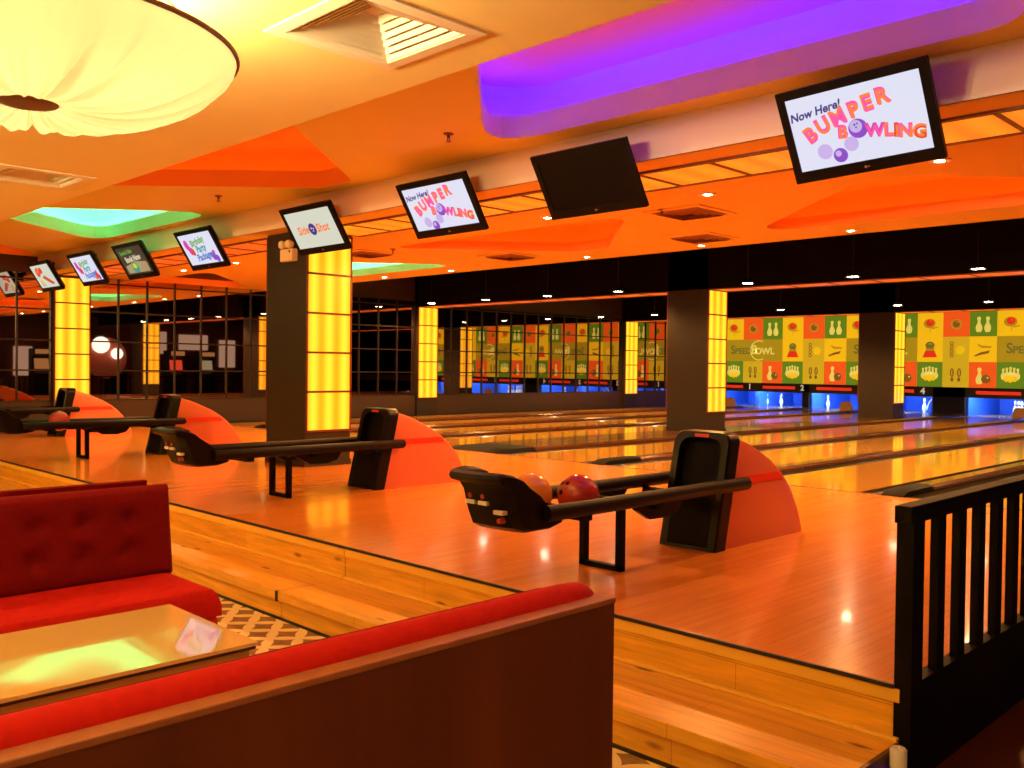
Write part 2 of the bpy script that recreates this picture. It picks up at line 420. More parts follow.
struct(MB().holed([(-17, -4), (9.5, -4), (9.5, YN), (-17, YN)], [[(a + .06, c + .06), (b_ - .06, c + .06), (b_ - .06, d_ - .06), (a + .06, d_ - .06)] for a, b_, c, d_ in VENTS], ZN).add([(-17, YN, ZN), (9.5, YN, ZN), (9.5, YN, ZM + .6), (-17, YN, ZM + .6)], [(0, 1, 2, 3)]).build('ceiling', 'cream_paint'))
struct(MB().box(-17, 9.5, YE, 27.2, ZB, ZB + .05).box(XW, 9.5, YE, YE + .03, ZF, ZB).box(2, 9.5, YN, YE, ZF + .35, ZB).build('ceiling', 'black_paint'))
struct(MB().box(-17, 9.5, YN, YE, 3.30, 3.34).build('ceiling', 'black_paint'))
for poly, z, led, label, depth in COVES:
    c = sum((Vector(p) for p in poly), Vector((0, 0))) / len(poly)
    t = thing('ceiling_cove', label, 'ceiling cove', (c.x, c.y, z), 'coves in the ceiling')
    rp = {'led_orange': 'recess_lit_orange', 'led_purple': 'recess_paint', 'led_green': 'recess_lit_green'}.get(led, 'recess_paint'); rc = 'recess_lit_pink' if led == 'led_purple' else rp
    lip = .12 if z == ZM else .07
    top = z + (.42 if z == ZM else .34)
    out = offset_poly(poly, .24)
    R = lambda pp, zz: [(p[0], p[1], zz) for p in pp]
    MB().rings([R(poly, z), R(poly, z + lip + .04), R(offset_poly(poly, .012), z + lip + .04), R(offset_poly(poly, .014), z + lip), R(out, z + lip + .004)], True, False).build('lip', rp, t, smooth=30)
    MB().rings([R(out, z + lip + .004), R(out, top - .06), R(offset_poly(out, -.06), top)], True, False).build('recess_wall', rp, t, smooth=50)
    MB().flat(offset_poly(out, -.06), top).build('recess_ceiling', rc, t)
    led_path = offset_poly(poly, .06)
    MB().tube([(p[0], p[1], z + lip + .014) for p in led_path + led_path[:1]], .010, 6, False).build('light_strip', led, t)

# ------------------------------------------------------------------ wooden steps
def step(x0, x1, label):
    t = thing('wooden_step', label, 'step', ((x0 + x1) / 2, YS2, ZL), 'wooden steps along the approach')
    MB().box(x0, x1, YS - .005, YS + .028, -.06, -.013).build('nosing', 'step_light', t, bevel=.003)
    MB().box(x0, x1, YS + .004, YS + .025, ZT, -.06).build('upper_riser', 'step_wood', t)
    MB().box(x0, x1, YS - .022, YS + .004, ZT, ZT + .012).build('corner_strip', 'step_light', t, bevel=.003)  # thin pale strip along the tread's inner corner
    MB().box(x0, x1, YS2, YS, ZT - .055, ZT).build('tread', 'step_wood', t, bevel=.004)
    MB().box(x0, x1, YS2 + .03, YS2 + .05, ZL + .012, ZT - .055).build('lower_riser', 'step_wood', t)
    MB().box(x0, x1, YS2 + .022, YS2 + .03, ZL, ZL + .014).build('floor_strip', 'black_line', t)
    return t
step(-4.525, -1.262, 'wooden step section running right from the joint to the black railing')
t = step(XW + .02, -4.533, 'wooden step section running left from the joint behind the red sofas')
MB().box(-4.55, -4.533, YS2 - .002, YS2 + .02, ZT - .06, ZT - .002).build('end_cap', 'black_line', t)
t = thing('step_end_panel', 'dark board closing the right end of the wooden step at the railing', 'end panel', (-1.25, 2.92, ZL))
MB().box(-1.262, -1.245, YS2 - .01, YS - .03, ZL, ZT + .004).build('board', 'step_dark', t, bevel=.002)

# ------------------------------------------------------------------ lanes
LN = {1: 'farthest left, along the mirror wall', 2: 'second from the mirror wall', 3: 'third from the mirror wall, left beside the column row is next to it',
      4: 'fourth from the mirror wall, just left of the column row', 5: 'just right of the column row', 6: 'second right of the column row',
      7: 'third right of the column row, behind the nearest ball return', 8: 'nearest, behind the black railing'}
LN[3] = 'third from the mirror wall'
for i, x in enumerate(LANES):
    k = 8 - i
    t = thing('bowling_lane', 'glossy wooden bowling lane ' + LN[k], 'bowling lane', (x, YF, 0), 'bowling lanes')
    MB().box(x - .53, x + .53, YF, YD - .03, -.12, 0).build('lane_bed', 'lane_wood', t)
    for s in (-1, 1):
        cx = x + s * .622; prof = [(cx + .09 * math.cos(PI + PI * j / 8), -.005 + .06 * math.sin(PI + PI * j / 8)) for j in range(9)]
        m_ = MB(); m_.rings([[(p[0], y, p[1]) for p in prof] for y in (YF, YD - .03)], False, False)
        m_.box(cx - .09, cx + .09, YF, YD - .03, -.1, -.07).build('gutter', 'gutter_black', t, smooth=True)
    for j in range(-3, 4):
        yy = YF + 4.2 + (3 - abs(j)) * .28
        MB().add([(x + j * .14 - .02, yy, .0012), (x + j * .14 + .02, yy, .0012), (x + j * .14, yy + .14, .0012)], [(0, 1, 2)]).build('lane_arrow', 'step_dark', t)
    MB().box(x - .71, x + .71, YF + .001, YF + .03, -.05, .0015).build('foul_line', 'black_line', t)
def cap(x0, x1, label):
    xm = (x0 + x1) / 2; t = thing('lane_divider', label, 'lane divider', (xm, YF, 0), 'dividers between lanes')
    h = .045; prof = [(x0, -.1), (x0, h * .5), (x0 + .03, h), (x1 - .03, h), (x1, h * .5), (x1, -.1)]
    MB().rings([[(p[0], y, p[1]) for p in prof] for y in (YF + .72, YD - .12)]).build('capping', 'cap_wood', t, smooth=35)
    w = (x1 - x0) / 2
    def sec(y, ww, hh): return [(xm - ww, y, -.01), (xm - ww * .9, y, hh * .7), (xm - ww * .5, y, hh), (xm + ww * .5, y, hh), (xm + ww * .9, y, hh * .7), (xm + ww, y, -.01)]
    MB().rings([sec(YF + .035, w * 1.1 if w < .3 else w, .004), sec(YF + .15, w * 1.15 if w < .3 else w, .05), sec(YF + .55, w * 1.15 if w < .3 else w, .055), sec(YF + .74, w * 1.0, .047)]).build('nose', 'black_matte', t, smooth=35)
cap(-3.375, -3.185, 'low wooden lane divider with black nose behind the nearest ball return hood')
cap(-5.025, -4.835, 'lane divider with black nose left of the nearest ball return hood')
cap(-6.67, -6.48, 'lane divider with black nose behind the second ball return hood')
cap(-9.13, -8.16, 'broad divider carrying the row of free standing lit columns')
cap(-10.82, -10.63, 'lane divider with black nose behind the third ball return hood')
cap(-12.47, -12.28, 'lane divider with black nose between the third and fourth ball return hoods')
cap(-14.12, -13.93, 'lane divider with black nose behind the fourth ball return hood')
cap(-1.69, -1.50, 'lane divider with black nose along the black railing')

# ------------------------------------------------------------------ masking wall, pits, pins
def PT(x, y, z): return (x, y, z)
MF = Matrix(((1, 0, 0, 0), (0, 0, -1, YD - .012), (0, 1, 0, 0), (0, 0, 0, 1)))   # local x,z -> wall plane facing the lanes
TS, X0T, Z0T = .628, -14.99, .70
def pin2(m_, x, z, s):
    prof = [(.0, .32), (.06, .31), (.085, .25), (.07, .17), (.05, .10), (.075, 0), (.135, -.12), (.15, -.22), (.12, -.34), (.09, -.40)]
    poly = [(x + p[0] * s, z + p[1] * s) for p in prof] + [(x - p[0] * s, z + p[1] * s) for p in prof[::-1][:-1]]
    m_.flat(poly, .004)
TM = ['tile_yellow', 'tile_mustard', 'tile_orange', 'tile_green', 'tile_olive', 'tile_brown', 'tile_cream', 'tile_red', 'tile_dusk', 'tile_dusk']
Yl, Mu, Og, Gn, Ol, Br, Cr, Rd, Dk = range(9)
def icon(m_, kind, x, z):
    a = TS
    if kind == 'turkey':
        m_.mat(Ol).disc(x - .02, z + .03, .15, .12, h=.003); m_.mat(Rd).disc(x - .01, z + .05, .10, .09, h=.004)
        m_.mat(Ol).flat([(x + .04, z - .08), (x + .19, z - .05), (x + .17, z - .09), (x + .02, z - .12)], .0045).flat([(x - .01, z - .06), (x + .01, z - .06), (x + .01, z - .19), (x - .01, z - .19)], .005)
        m_.mat(Og).flat([(x - .02, z + .14), (x + .01, z + .02), (x + .04, z + .14)], .0055)
    elif kind == 'ball':
        m_.mat(Ol).disc(x, z, .13, h=.003); m_.mat(Br).disc(x, z, .085, h=.004); m_.mat(Og).disc(x + .05, z + .045, .022, h=.005).disc(x + .01, z + .05, .016, h=.005)
    elif kind == 'pins':
        m_.mat(Cr); pin2(m_, x - .10, z, .52); pin2(m_, x + .10, z, .52)
    elif kind == 'tenpins':
        m_.mat(Br).flat([(x - .17, z + .09), (x + .17, z + .09), (x + .17, z - .03), (x - .17, z - .03)], .002)
        m_.mat(Cr)
        for j in range(5): pin2(m_, x - .16 + j * .08, z + .05 + .02 * (2 - abs(j - 2)), .36)
        for j in range(4): m_.disc(x - .135 + j * .09, z - .05, .055, .075, h=.0045, n=14)
        m_.mat(Yl)
        for j in range(3): m_.disc(x - .09 + j * .09, z - .09, .055, .07, h=.005, n=14)
        m_.disc(x, z - .12, .05, .06, h=.0055, n=14)
    elif kind == 'feet':
        m_.mat(Br)
        for s in (-1, 1): m_.disc(x + s * .085, z + .05, .05, .11, h=.003).disc(x + s * .08, z - .12, .038, .055, h=.003)
        m_.mat(Mu)
        for s in (-1, 1): m_.disc(x + s * .085, z + .05, .014, .08, h=.004)
    elif kind == 'pinball':
        m_.mat(Cr); pin2(m_, x - .07, z, .56); m_.mat(Br).disc(x + .08, z - .10, .11, h=.005); m_.mat(Cr).disc(x + .12, z - .07, .02, h=.006)
    elif kind == 'bag':
        m_.mat(Dk).ring2(x, z + .08, .12, .05, .003, 0, PI); m_.disc(x, z + .02, .10, .12, h=.0025)
        m_.mat(Rd).flat([(x - .10, z + .0), (x + .10, z + .0), (x + .18, z - .20), (x - .18, z - .20)], .004)
        m_.mat(Ol).flat([(x - .09, z + .03), (x + .09, z + .03), (x + .11, z - .03), (x - .11, z - .03)], .005)
    elif kind == 'beads':
        m_.mat(Br)
        for j in range(4): m_.ring2(x - .10, z + .15 - j * .10, .05, .022, .003, n=16)
        m_.mat(Yl).disc(x + .1, z - .02, .11, h=.002)
    elif kind == 'shoes':
        m_.mat(Ol).flat([(x - .13, z + .14), (x - .02, z + .09), (x + .20, z + .07), (x + .19, z + .03), (x - .03, z + .03), (x - .12, z + .10)], .003)
        m_.mat(Br).flat([(x - .20, z - .15), (x - .04, z - .07), (x + .10, z - .04), (x + .16, z - .02), (x + .13, z - .10), (x - .02, z - .13), (x - .18, z - .18)], .004)
ROW1 = [('turkey', Yl), ('ball', Og), ('pins', Gn)]
ROW3 = [('tenpins', Gn), ('feet', Mu), ('pinball', Og)]
ROW2 = [None, None, None, ('bag', Yl), ('beads', Mu), ('shoes', Yl)]
def masking(k0, n, label):
    xa = X0T + k0 * TS; t = thing('masking_panel', label, 'masking panel', (xa, YD, Z0T), 'masking panels above the pins')
    bd = MB(MF); art = MB(MF)
    MB().box(xa + .002, xa + n * TS - .002, YD, YD + .03, Z0T, Z0T + 3 * TS).build('board', 'tile_olive', t)
    for j in range(n):
        k = k0 + j; x = X0T + k * TS; xc = x + TS / 2
        for row, R in ((0, ROW1), (2, ROW3), (1, ROW2)):
            zt = Z0T + TS * (2 - row); it = R[k % len(R)]
            cm = Ol if it is None else it[1]
            bd.mat(cm).flat([(x, zt), (x + TS, zt), (x + TS, zt + TS), (x, zt + TS)], .0)
            if it:
                ia = MB(MF); icon(ia, it[0], xc, zt + TS / 2); ia.build(it[0].replace('tenpins', 'pin_rack').replace('pinball', 'pin_and_ball').replace('feet', 'footprint') + '_print', TM, t)
            elif k % 6 == 0 and n > 3:
                z = zt + TS * .5
                art.mat(Dk).text('S', .34, x + .28, z + .01, bold=.008, h=.003).text('PEED', .24, x + .62, z - .025, bold=.008, h=.003, sx=1.0)
                art.mat(Cr).text('B', .36, x + .98, z + .01, bold=.008, h=.004).text('OWL', .26, x + 1.32, z - .03, bold=.008, h=.004, sx=1.0)
                art.ring2(x + 1.14, z, .29, .025, .003, 1.1, 5.2)
    bd.build('tile_sheet', TM, t)
    if art.v: art.build('lettering', TM, t)
    return t
masking(-1, 1, 'single column of masking tiles against the mirror wall')
masking(0, 6, 'colourful masking panel with speed bowl lettering between the two free columns')
masking(6, 6, 'colourful masking panel behind and right of the rearmost column')
masking(12, 8, 'colourful masking panel at the far right edge behind the railing side lanes')
struct(MB().box(XW, 2, YD - .02, YD + .05, .45, .70).build('trim_3', 'dark_base'))
struct(MB().box(XW, 2, YD, YD + .05, Z0T + 3 * TS, ZB).build('wall_back', 'black_paint'))
for i, x in enumerate(LANES):
    k = 8 - i
    if k == 8: continue
    sgn = tag(MB().box(x - .5, x + .5, YD - .035, YD - .02, .54, .62).build('lane_sign_bar', 'tile_red'), 'red strip under the masking wall above lane %d' % k, 'sign bar', 'red strips above the pin decks')
for i, x in enumerate(LANES):
    k = 8 - i
    if k > 6: continue
    o = MB(Matrix(((1, 0, 0, 0), (0, 0, -1, YD - .0165), (0, 1, 0, 0), (0, 0, 0, 1)))).text(str(k), .22, x + .72, .58, bold=.008, h=.004).build('lane_number', 'number_white')
    tag(o, 'small pale lane number %d under the masking wall' % k, 'number', 'lane numbers')
# pits (one per pair of lanes), dark dividers between
for x0, x1, lab in ((XW + .1, -12.47, 'blue lit pin pit of lanes 1 and 2'), (-12.28, -8.92, 'blue lit pin pit of lanes 3 and 4'), (-8.16, -5.0, 'blue lit pin pit of lanes 5 and 6'), (-4.85, -1.6, 'blue lit pin pit behind the railing side lanes')):
    t = thing('pin_pit', lab, 'pin pit', ((x0 + x1) / 2, YD, -.02), 'pin pits')
    MB().box(x0, x1, YD, 25.6, -.1, 0).build('pin_deck', 'lane_wood', t)
    MB().box(x0, x1, 26.4, 26.45, -.3, 1.2).build('back_curtain', 'pit_blue', t)
    MB().box(x0, x0 + .06, YD + .06, 26.4, -.3, 1.0).build('side_wall', 'pit_blue', t)
    MB().box(x1 - .06, x1, YD + .06, 26.4, -.3, 1.0).build('side_wall', 'pit_blue', t)
    xm = (x0 + x1) / 2
    MB().box(xm - .06, xm + .06, YD + .3, 26.3, -.3, .9).build('middle_wall', 'pit_blue', t)
    MB().box(x0, x1, YD + .2, YD + .28, .62, .68).build('light_tube', 'pit_light', t)
    for xx in (xm - .35, xm - .15, xm + .95):
        MB().tube([(xx, 25.5, .04), (xx + .06, 25.5, .25), (xx + .16, 25.5, .38), (xx + .24, 25.5, .25), (xx + .2, 25.5, .08)], .018, 6).build('guide_rod', 'pin_white', t)
struct(MB().box(-12.47, -12.28, YD - .02, 26.4, -.3, .7).box(-8.92, -8.16, YD - .02, 26.4, -.3, .7).box(-5.0, -4.85, YD - .02, 26.4, -.3, .7).build('wall_back', 'curtain_black'))
def pin_thing(x, y, label, group=None):
    t = thing('bowling_pin', label, 'bowling pin', (x, y, 0), group)
    MB().lathe([(.0, 0), (.026, 0), (.040, .06), (.0605, .115), (.056, .16), (.035, .22), (.0235, .255), (.026, .29), (.0323, .33), (.028, .36), (.016, .378), (0, .381)], (x, y, 0), 20).build('body', 'pin_white', t, smooth=60)
    MB().lathe([(.0300, .232), (.0262, .244), (.0252, .252)], (x, y, 0), 20, cap=False).lathe([(.0252, .262), (.026, .274), (.0275, .284)], (x, y, 0), 20, cap=False).build('neck_stripe', 'pin_stripe', t, smooth=60)
    return t
p0 = pin_thing(-14.31, 24.8, 'white pin standing at the left of two below number 1')
dup(p0, (-14.03, 24.8, 0), 'white pin standing at the right of two below number 1')
dup(p0, (-13.72, 25.1, 0), 'white pin at the blue pit guide rods right of number 1')
dup(p0, (-12.11, 24.8, 0), 'lone white pin standing right of the dark divider beside number 2')
dup(p0, (-9.44, 24.8, 0), 'lone white pin standing below number 4')
k = 0
for r in range(4):
    for j in range(r + 1):
        k += 1
        c = dup(p0, (-6.93 - r * .152 + j * .305, 24.45 + r * .264, 0), ['head pin', 'second row left pin', 'second row right pin', 'third row left pin', 'third row middle pin', 'third row right pin', 'back row left pin', 'back row second pin', 'back row third pin', 'back row right pin'][k - 1] + ' of the full rack at the right edge of the picture', 'pins of the full rack')
for x, lab in ((-14.5, 'small brown wooden block at the pin deck below number 1'), (-10.98, 'small brown wooden block at the pin deck left of the rearmost column'), (-6.78, 'small brown wooden block at the pin deck at the right picture edge')):
    o = MB().prism([(x - .17, 0), (x - .14, .16), (x - .09, .26), (x + .09, .26), (x + .14, .16), (x + .17, 0)], 23.45, 23.62, 'y').build('wooden_block', 'wedge_wood', bevel=.02)
    tag(o, lab, 'block', 'wooden blocks at the pin decks')

# ------------------------------------------------------------------ lit columns
def column(x0, x1, y0, y1, label, sides, wall=False, ztop=2.36):
    t = thing('lit_column', label, 'column', ((x0 + x1) / 2, (y0 + y1) / 2, 0), 'columns with glowing yellow panels')
    zb = .046 if (y0 > YE and not wall and x0 < -5) else 0
    MB().box(x0, x1, y0, y1, zb, ZB - .02 if y0 > YE else ZF).build('shaft', 'column_brown', t)
    for s in sides:
        xf = x1 if s > 0 else x0
        fr = MB(); d0, d1 = (xf, xf + .022) if s > 0 else (xf - .022, xf)
        zs = [.375 + (ztop - .375) * j / 5 for j in range(6)]
        for z in zs: fr.box(d0, d1, y0, y1, z - .011, z + .011)
        fr.box(d0, d1, y0, y0 + .018, zs[0], zs[-1]).box(d0, d1, y1 - .018, y1, zs[0], zs[-1])
        fr.build('panel_frame', 'frame_red', t)
        for j in range(5):
            e0, e1 = (xf + .002, xf + .012) if s > 0 else (xf - .012, xf - .002)
            # panel geometry local to its own middle so the tube glow repeats the same way
            MB().box(e0, e1, y0 + .018, y1 - .018, zs[j] + .011, zs[j + 1] - .011).build('light_panel', 'column_glow', t)
    if not wall:
        MB().box(x0 - .012, x1 + .012, y0 - .012, y1 + .012, zb, zb + .06).build('plinth', 'column_brown', t)
Y1, Y2, Y3, CB = 5.26, 12.75, 20.03, .565
column(-9.07, -8.3, Y1, Y1 + CB, 'dark square column with five glowing yellow panels standing on the approach', (1, -1), ztop=2.44)
column(-9.07, -8.3, Y2, Y2 + CB, 'lit column standing behind the nearest ball return hood', (1, -1))
column(-9.07, -8.3, Y3, Y3 + CB, 'rearmost lit column right in front of the masking wall', (1, -1))
column(XW - .1, -15.66, Y1, Y1 + CB, 'lit yellow column set in the mirror wall at far left', (1,), True, ztop=2.44)
column(XW - .1, -15.66, Y2, Y2 + CB, 'lit yellow column set in the mirror wall right of the approach column', (1,), True)
column(XW - .1, -15.66, Y3, Y3 + CB, 'lit yellow column set in the mirror wall near the masking wall', (1,), True)
column(-1.71, -.94, Y2, Y2 + CB, 'lit column mirrored in the wall left of the approach column', (-1, 1))
# emergency light on the approach column
t = thing('emergency_light', 'cream twin head emergency light on the dark column face', 'emergency light', (-8.58, Y1, 2.26))
MB().box(-8.70, -8.46, Y1 - .07, Y1, 2.16, 2.29).build('body', 'emergency_cream', t, bevel=.008)
for s in (-1, 1):
    MB().lathe([(0, -.05), (.038, -.05), (.045, -.03), (.03, .02), (0, .03)], (-8.58 + s * .065, Y1 - .05, 2.335), 16, 'y').build('lamp_head', 'emergency_cream', t, smooth=50)
MB().box(-8.52, -8.50, Y1 - .074, Y1 - .068, 2.25, 2.27).build('indicator', 'hole_black', t)

# ------------------------------------------------------------------ mirror bays
def mirror(y0, y1, label, bottom=.43):
    t = thing('mirror_panel', label, 'mirror', (XW, (y0 + y1) / 2, bottom), 'gridded mirrors on the left wall')
    ztop = ZF if y0 < YE else 2.42
    MB().box(XW - .01, XW, y0, y1, bottom, ztop).build('glass', 'mirror', t)
    g_ = MB(); zs = [.44, .935, 1.42, 1.915, 2.385]
    for z in zs: g_.box(XW, XW + .02, y0, y1, z - .012, z + .012)
    n = max(1, round((y1 - y0) / .49)); n = n
    for j in range(n + 1):
        y = y0 + (y1 - y0) * j / n; g_.box(XW, XW + .024, max(y0, y - .012), min(y1, y + .012), zs[0], ztop)
    g_.build('grid_frame', 'grid_black', t)
mirror(3.2, Y1 - .005, 'gridded wall mirror left of the far left lit column')
mirror(Y1 + CB + .005, Y2 - .005, 'long gridded wall mirror between the far left and middle wall columns')
mirror(Y2 + CB + .005, Y3 - .005, 'gridded wall mirror reflecting the colourful masking panels')
mirror(Y3 + CB + .005, 23.95, 'short gridded wall mirror next to the masking wall')

# ------------------------------------------------------------------ beams with glowing strips, pipes
def strip(y0, y1, z, x0, x1, pitch, label, glow='strip_glow'):
    t = thing('light_panel_strip', label, 'light strip', ((x0 + x1) / 2, (y0 + y1) / 2, z), 'glowing panel strips under the beams')
    fr = MB().box(x0, x1, y0 - .03, y0 + .012, z - .014, z).box(x0, x1, y1 - .012, y1 + .03, z - .014, z)
    n = round((x1 - x0) / pitch); n = max(1, n)
    for j in range(n + 1):
        x = x0 + (x1 - x0) * j / n; fr.box(x - .016, x + .016, y0, y1, z - .014, z)
    fr.build('frame', 'frame_red', t)
    for j in range(n):
        MB().box(x0 + (x1 - x0) * j / n + .016, x0 + (x1 - x0) * (j + 1) / n - .016, y0 + .012, y1 - .012, z - .008, z - .001).build('light_panel', glow, t)
strip(5.36, 5.90, ZF, -8.28, -1.1, .60, 'orange glowing panel strip behind the televisions right of the approach column')
strip(5.36, 5.90, ZF, XW + .06, -9.1, .60, 'orange red glowing panel strip behind the televisions left of the approach column', 'strip_glow_far')
for y0, name in ((Y2, 'middle'), (Y3, 'rear')):
    for xa, xb, side in ((-15.6, -9.1, 'left'), (-8.27, -1.72, 'right')):
        strip(y0 + .05, y0 + CB - .05, 2.37, xa, xb, .65, 'thin orange glowing strip high over the lanes in the %s beam %s of the column' % (name, side), 'strip_glow_far')
struct(MB().box(XW, 2, Y2, Y2 + CB, 2.37, ZB).build('ceiling', 'black_paint')); struct(MB().box(XW, 2, Y3, Y3 + CB, 2.37, ZB).build('ceiling', 'black_paint'))
for y, z, r, lab in ((10.3, 2.74, .05, 'dark red pipe under the black ceiling just beyond the painted ceiling'), (15.6, 2.72, .05, 'dark pipe under the black ceiling between the two strip beams')):
    t = thing('ceiling_pipe', lab, 'pipe', (-8, y, z))
    MB().tube([(XW + .1, y, z), (2, y, z)], r, 10).build('pipe', 'dark_pipe', t, smooth=True)
    for x in (-14, -11, -8, -5, -3): MB().box(x - .02, x + .02, y - .012, y + .012, z, ZB).build('hanger', 'dark_pipe', t)

# ------------------------------------------------------------------ downlights
def light_spot(x, y, z, e, size=2.0, col=(1, .46, .12), r=.04, blend=.5):
    l = bpy.data.lights.new('downlight_or_fill', 'SPOT'); l.energy = e; l.color = col; l.spot_size = size; l.spot_blend = blend; l.shadow_soft_size = r  # shared by modelled downlights and added spots without fixtures
    o = bpy.data.objects.new('downlight_or_fill', l); COL.objects.link(o); o.location = (x, y, z)
def downlight(x, y, z, label, hang=0, e=0, proto=[None, None], group='downlights'):
    key = 1 if hang else 0
    if proto[key] is None:
        t = thing('downlight', label, 'downlight', (x, y, z), group)
        if hang:
            MB().lathe([(0, .05), (.07, .05), (.08, .04), (.085, .012), (.10, 0), (.088, -.002), (.085, .012)], (x, y, z), 20, cap=False).build('housing', 'dark_pipe', t, smooth=40)
            MB().tube([(x, y, z + .05), (x, y, ZB)], .005, 8).build('stem', 'dark_pipe', t)
            MB().lathe([(0, -.004), (.07, .0), (.085, .006), (0, .009)], (x, y, z), 20).build('lens', 'downlight_glow', t)
        else:
            MB().lathe([(.048, 0), (.07, 0), (.072, -.008), (.05, -.008)], (x, y, z), 20).build('trim_ring', 'white_metal', t, smooth=40)
            MB().lathe([(0, -.011), (.028, -.010), (.038, -.006), (0, -.001)], (x, y, z), 20).build('lens', 'downlight_glow', t)
        proto[key] = t
    else: dup(proto[key], (x, y, z), label, group)
    if e: light_spot(x, y, z - .03, e, 2.7)
WN = {-4.15: 'behind the blank television', -5.9: 'left of the blank television', -2.35: 'by the nearest television', -7.6: 'right of the approach column', -10.2: 'first left of the approach column', -11.8: 'second left of the approach column', -13.4: 'nearest the mirror wall'}
for x in (-2.35, -4.15, -5.9, -7.6, -10.2, -11.8, -13.4):
    downlight(x, 6.35, ZF, 'small recessed downlight close to the glowing strip, ' + WN[x], 0, 210, group='downlights close to the glowing strip')
    downlight(x, 8.92, ZF, 'small recessed downlight at the painted ceiling\'s far edge, ' + {-2.35: 'farthest right', -4.15: 'beside the right orange cove', -5.9: 'beyond the two brown vents', -7.6: 'beyond the left orange cove', -10.2: 'right of the green cove edge', -11.8: 'beyond the green cove', -13.4: 'nearest the mirror wall'}[x], 0, 160, group='downlights at the edge of the painted ceiling')
HN = {-4.11: 'farthest right', -5.75: 'second from the right', -7.40: 'just right of the columns', -9.90: 'just left of the columns', -11.55: 'second left of the columns', -13.20: 'third left of the columns', -14.85: 'beside the mirror wall', -2.45: 'over the lane by the railing'}
for x in LANES:
    downlight(x, 12.45, 2.385, 'hanging downlight before the middle strip beam, ' + HN[x], 1, 230, group='hanging downlights of the nearer row')
    downlight(x, 18.0, 2.36, 'hanging downlight of the row before the masking wall, ' + HN[x], 1, 230, group='hanging downlights of the farther row')

# ------------------------------------------------------------------ vents and sprinklers
def vent_white(x0, x1, y0, y1, z, label):
    t = thing('ceiling_vent', label, 'vent', ((x0 + x1) / 2, (y0 + y1) / 2, z), 'cream vents in the near ceiling')
    cx, cy, h = (x0 + x1) / 2, (y0 + y1) / 2, (x1 - x0) / 2
    def sq(r, zz): return [(cx - r, cy - r, zz), (cx + r, cy - r, zz), (cx + r, cy + r, zz), (cx - r, cy + r, zz)]
    MB().rings([sq(h, z), sq(h, z - .008), sq(h - .06, z - .010), sq(h - .07, z + .0)], True, False).build('frame', 'white_metal', t)
    MB().rings([sq(h - .06, z - .004), sq(h - .06, z + .2)], True, False).flat([p[:2] for p in sq(h - .06, 0)], z + .2).build('duct_opening', 'vent_dark', t)
    for j in range(6):
        r = h - .068 - j * .036; zz = z + j * .013
        MB().rings([sq(r, zz - .004), sq(r - .005, zz - .006), sq(r - .026, zz + .030), sq(r - .022, zz + .032)], True, False).build('louvre', 'white_metal', t)
    MB().rings([sq(.032, z + .078), sq(.02, z + .085)], True, True).build('centre_plate', 'white_metal', t)
vent_white(-3.32, -2.69, 1.90, 2.53, ZN, 'large square cream louvred vent beside the fabric lamp')
vent_white(-7.47, -6.84, 1.96, 2.59, ZN, 'cream louvred vent behind and below the fabric lamp at left')
def vent_far(x, y, label):
    t = thing('ceiling_vent', label, 'vent', (x, y, ZF), 'brown vents in the far ceiling'); h = .30
    def sq(r, zz): return [(x - r, y - r, zz), (x + r, y - r, zz), (x + r, y + r, zz), (x - r, y + r, zz)]
    MB().rings([sq(h, ZF), sq(h, ZF - .012), sq(h - .045, ZF - .016), sq(h - .05, ZF - .002)], True, False).build('frame', 'far_paint', t)
    MB().flat([p[:2] for p in sq(h - .045, 0)], ZF - .001).build('duct_opening', 'vent_brown', t)
    for j in range(4):
        r = h - .06 - j * .05
        MB().rings([sq(r, ZF - .003), sq(r - .006, ZF - .004), sq(r - .03, ZF - .03), sq(r - .026, ZF - .03)], True, False).build('louvre', 'vent_brown', t)
vent_far(-4.75, 6.98, 'brown square vent beyond the blank television, nearer of two')
vent_far(-5.56, 8.38, 'brown square vent beyond the blank television, farther of two')
vent_far(-8.3, 8.25, 'dark brown vent beyond the orange cove near the ceiling edge')
vent_far(-9.5, 6.9, 'dark brown vent beside the pale green far cove')
def sprinkler(x, y, z, label):
    t = thing('fire_sprinkler', label, 'sprinkler', (x, y, z), 'sprinklers')
    MB().lathe([(0, 0), (.038, 0), (.034, -.008), (.012, -.012), (.012, -.03), (0, -.03)], (x, y, z), 16).build('rosette', 'sprinkler_bronze', t, smooth=40)
    MB().box(x - .012, x - .008, y - .003, y + .003, z - .055, z - .03).box(x + .008, x + .012, y - .003, y + .003, z - .055, z - .03).lathe([(0, -.055), (.02, -.055), (.02, -.058), (0, -.058)], (x, y, z), 14).build('deflector', 'sprinkler_bronze', t)
sprinkler(-5.03, 4.36, ZM, 'small bronze sprinkler on the ceiling left of the purple cove')
sprinkler(-8.57, 4.42, ZM, 'small bronze sprinkler between the green cove and the orange cove')
sprinkler(-8.9, 6.85, ZF, 'small bronze sprinkler near the green far cove')
sprinkler(-4.85, 6.70, ZF, 'small bronze sprinkler in front of the brown vents')

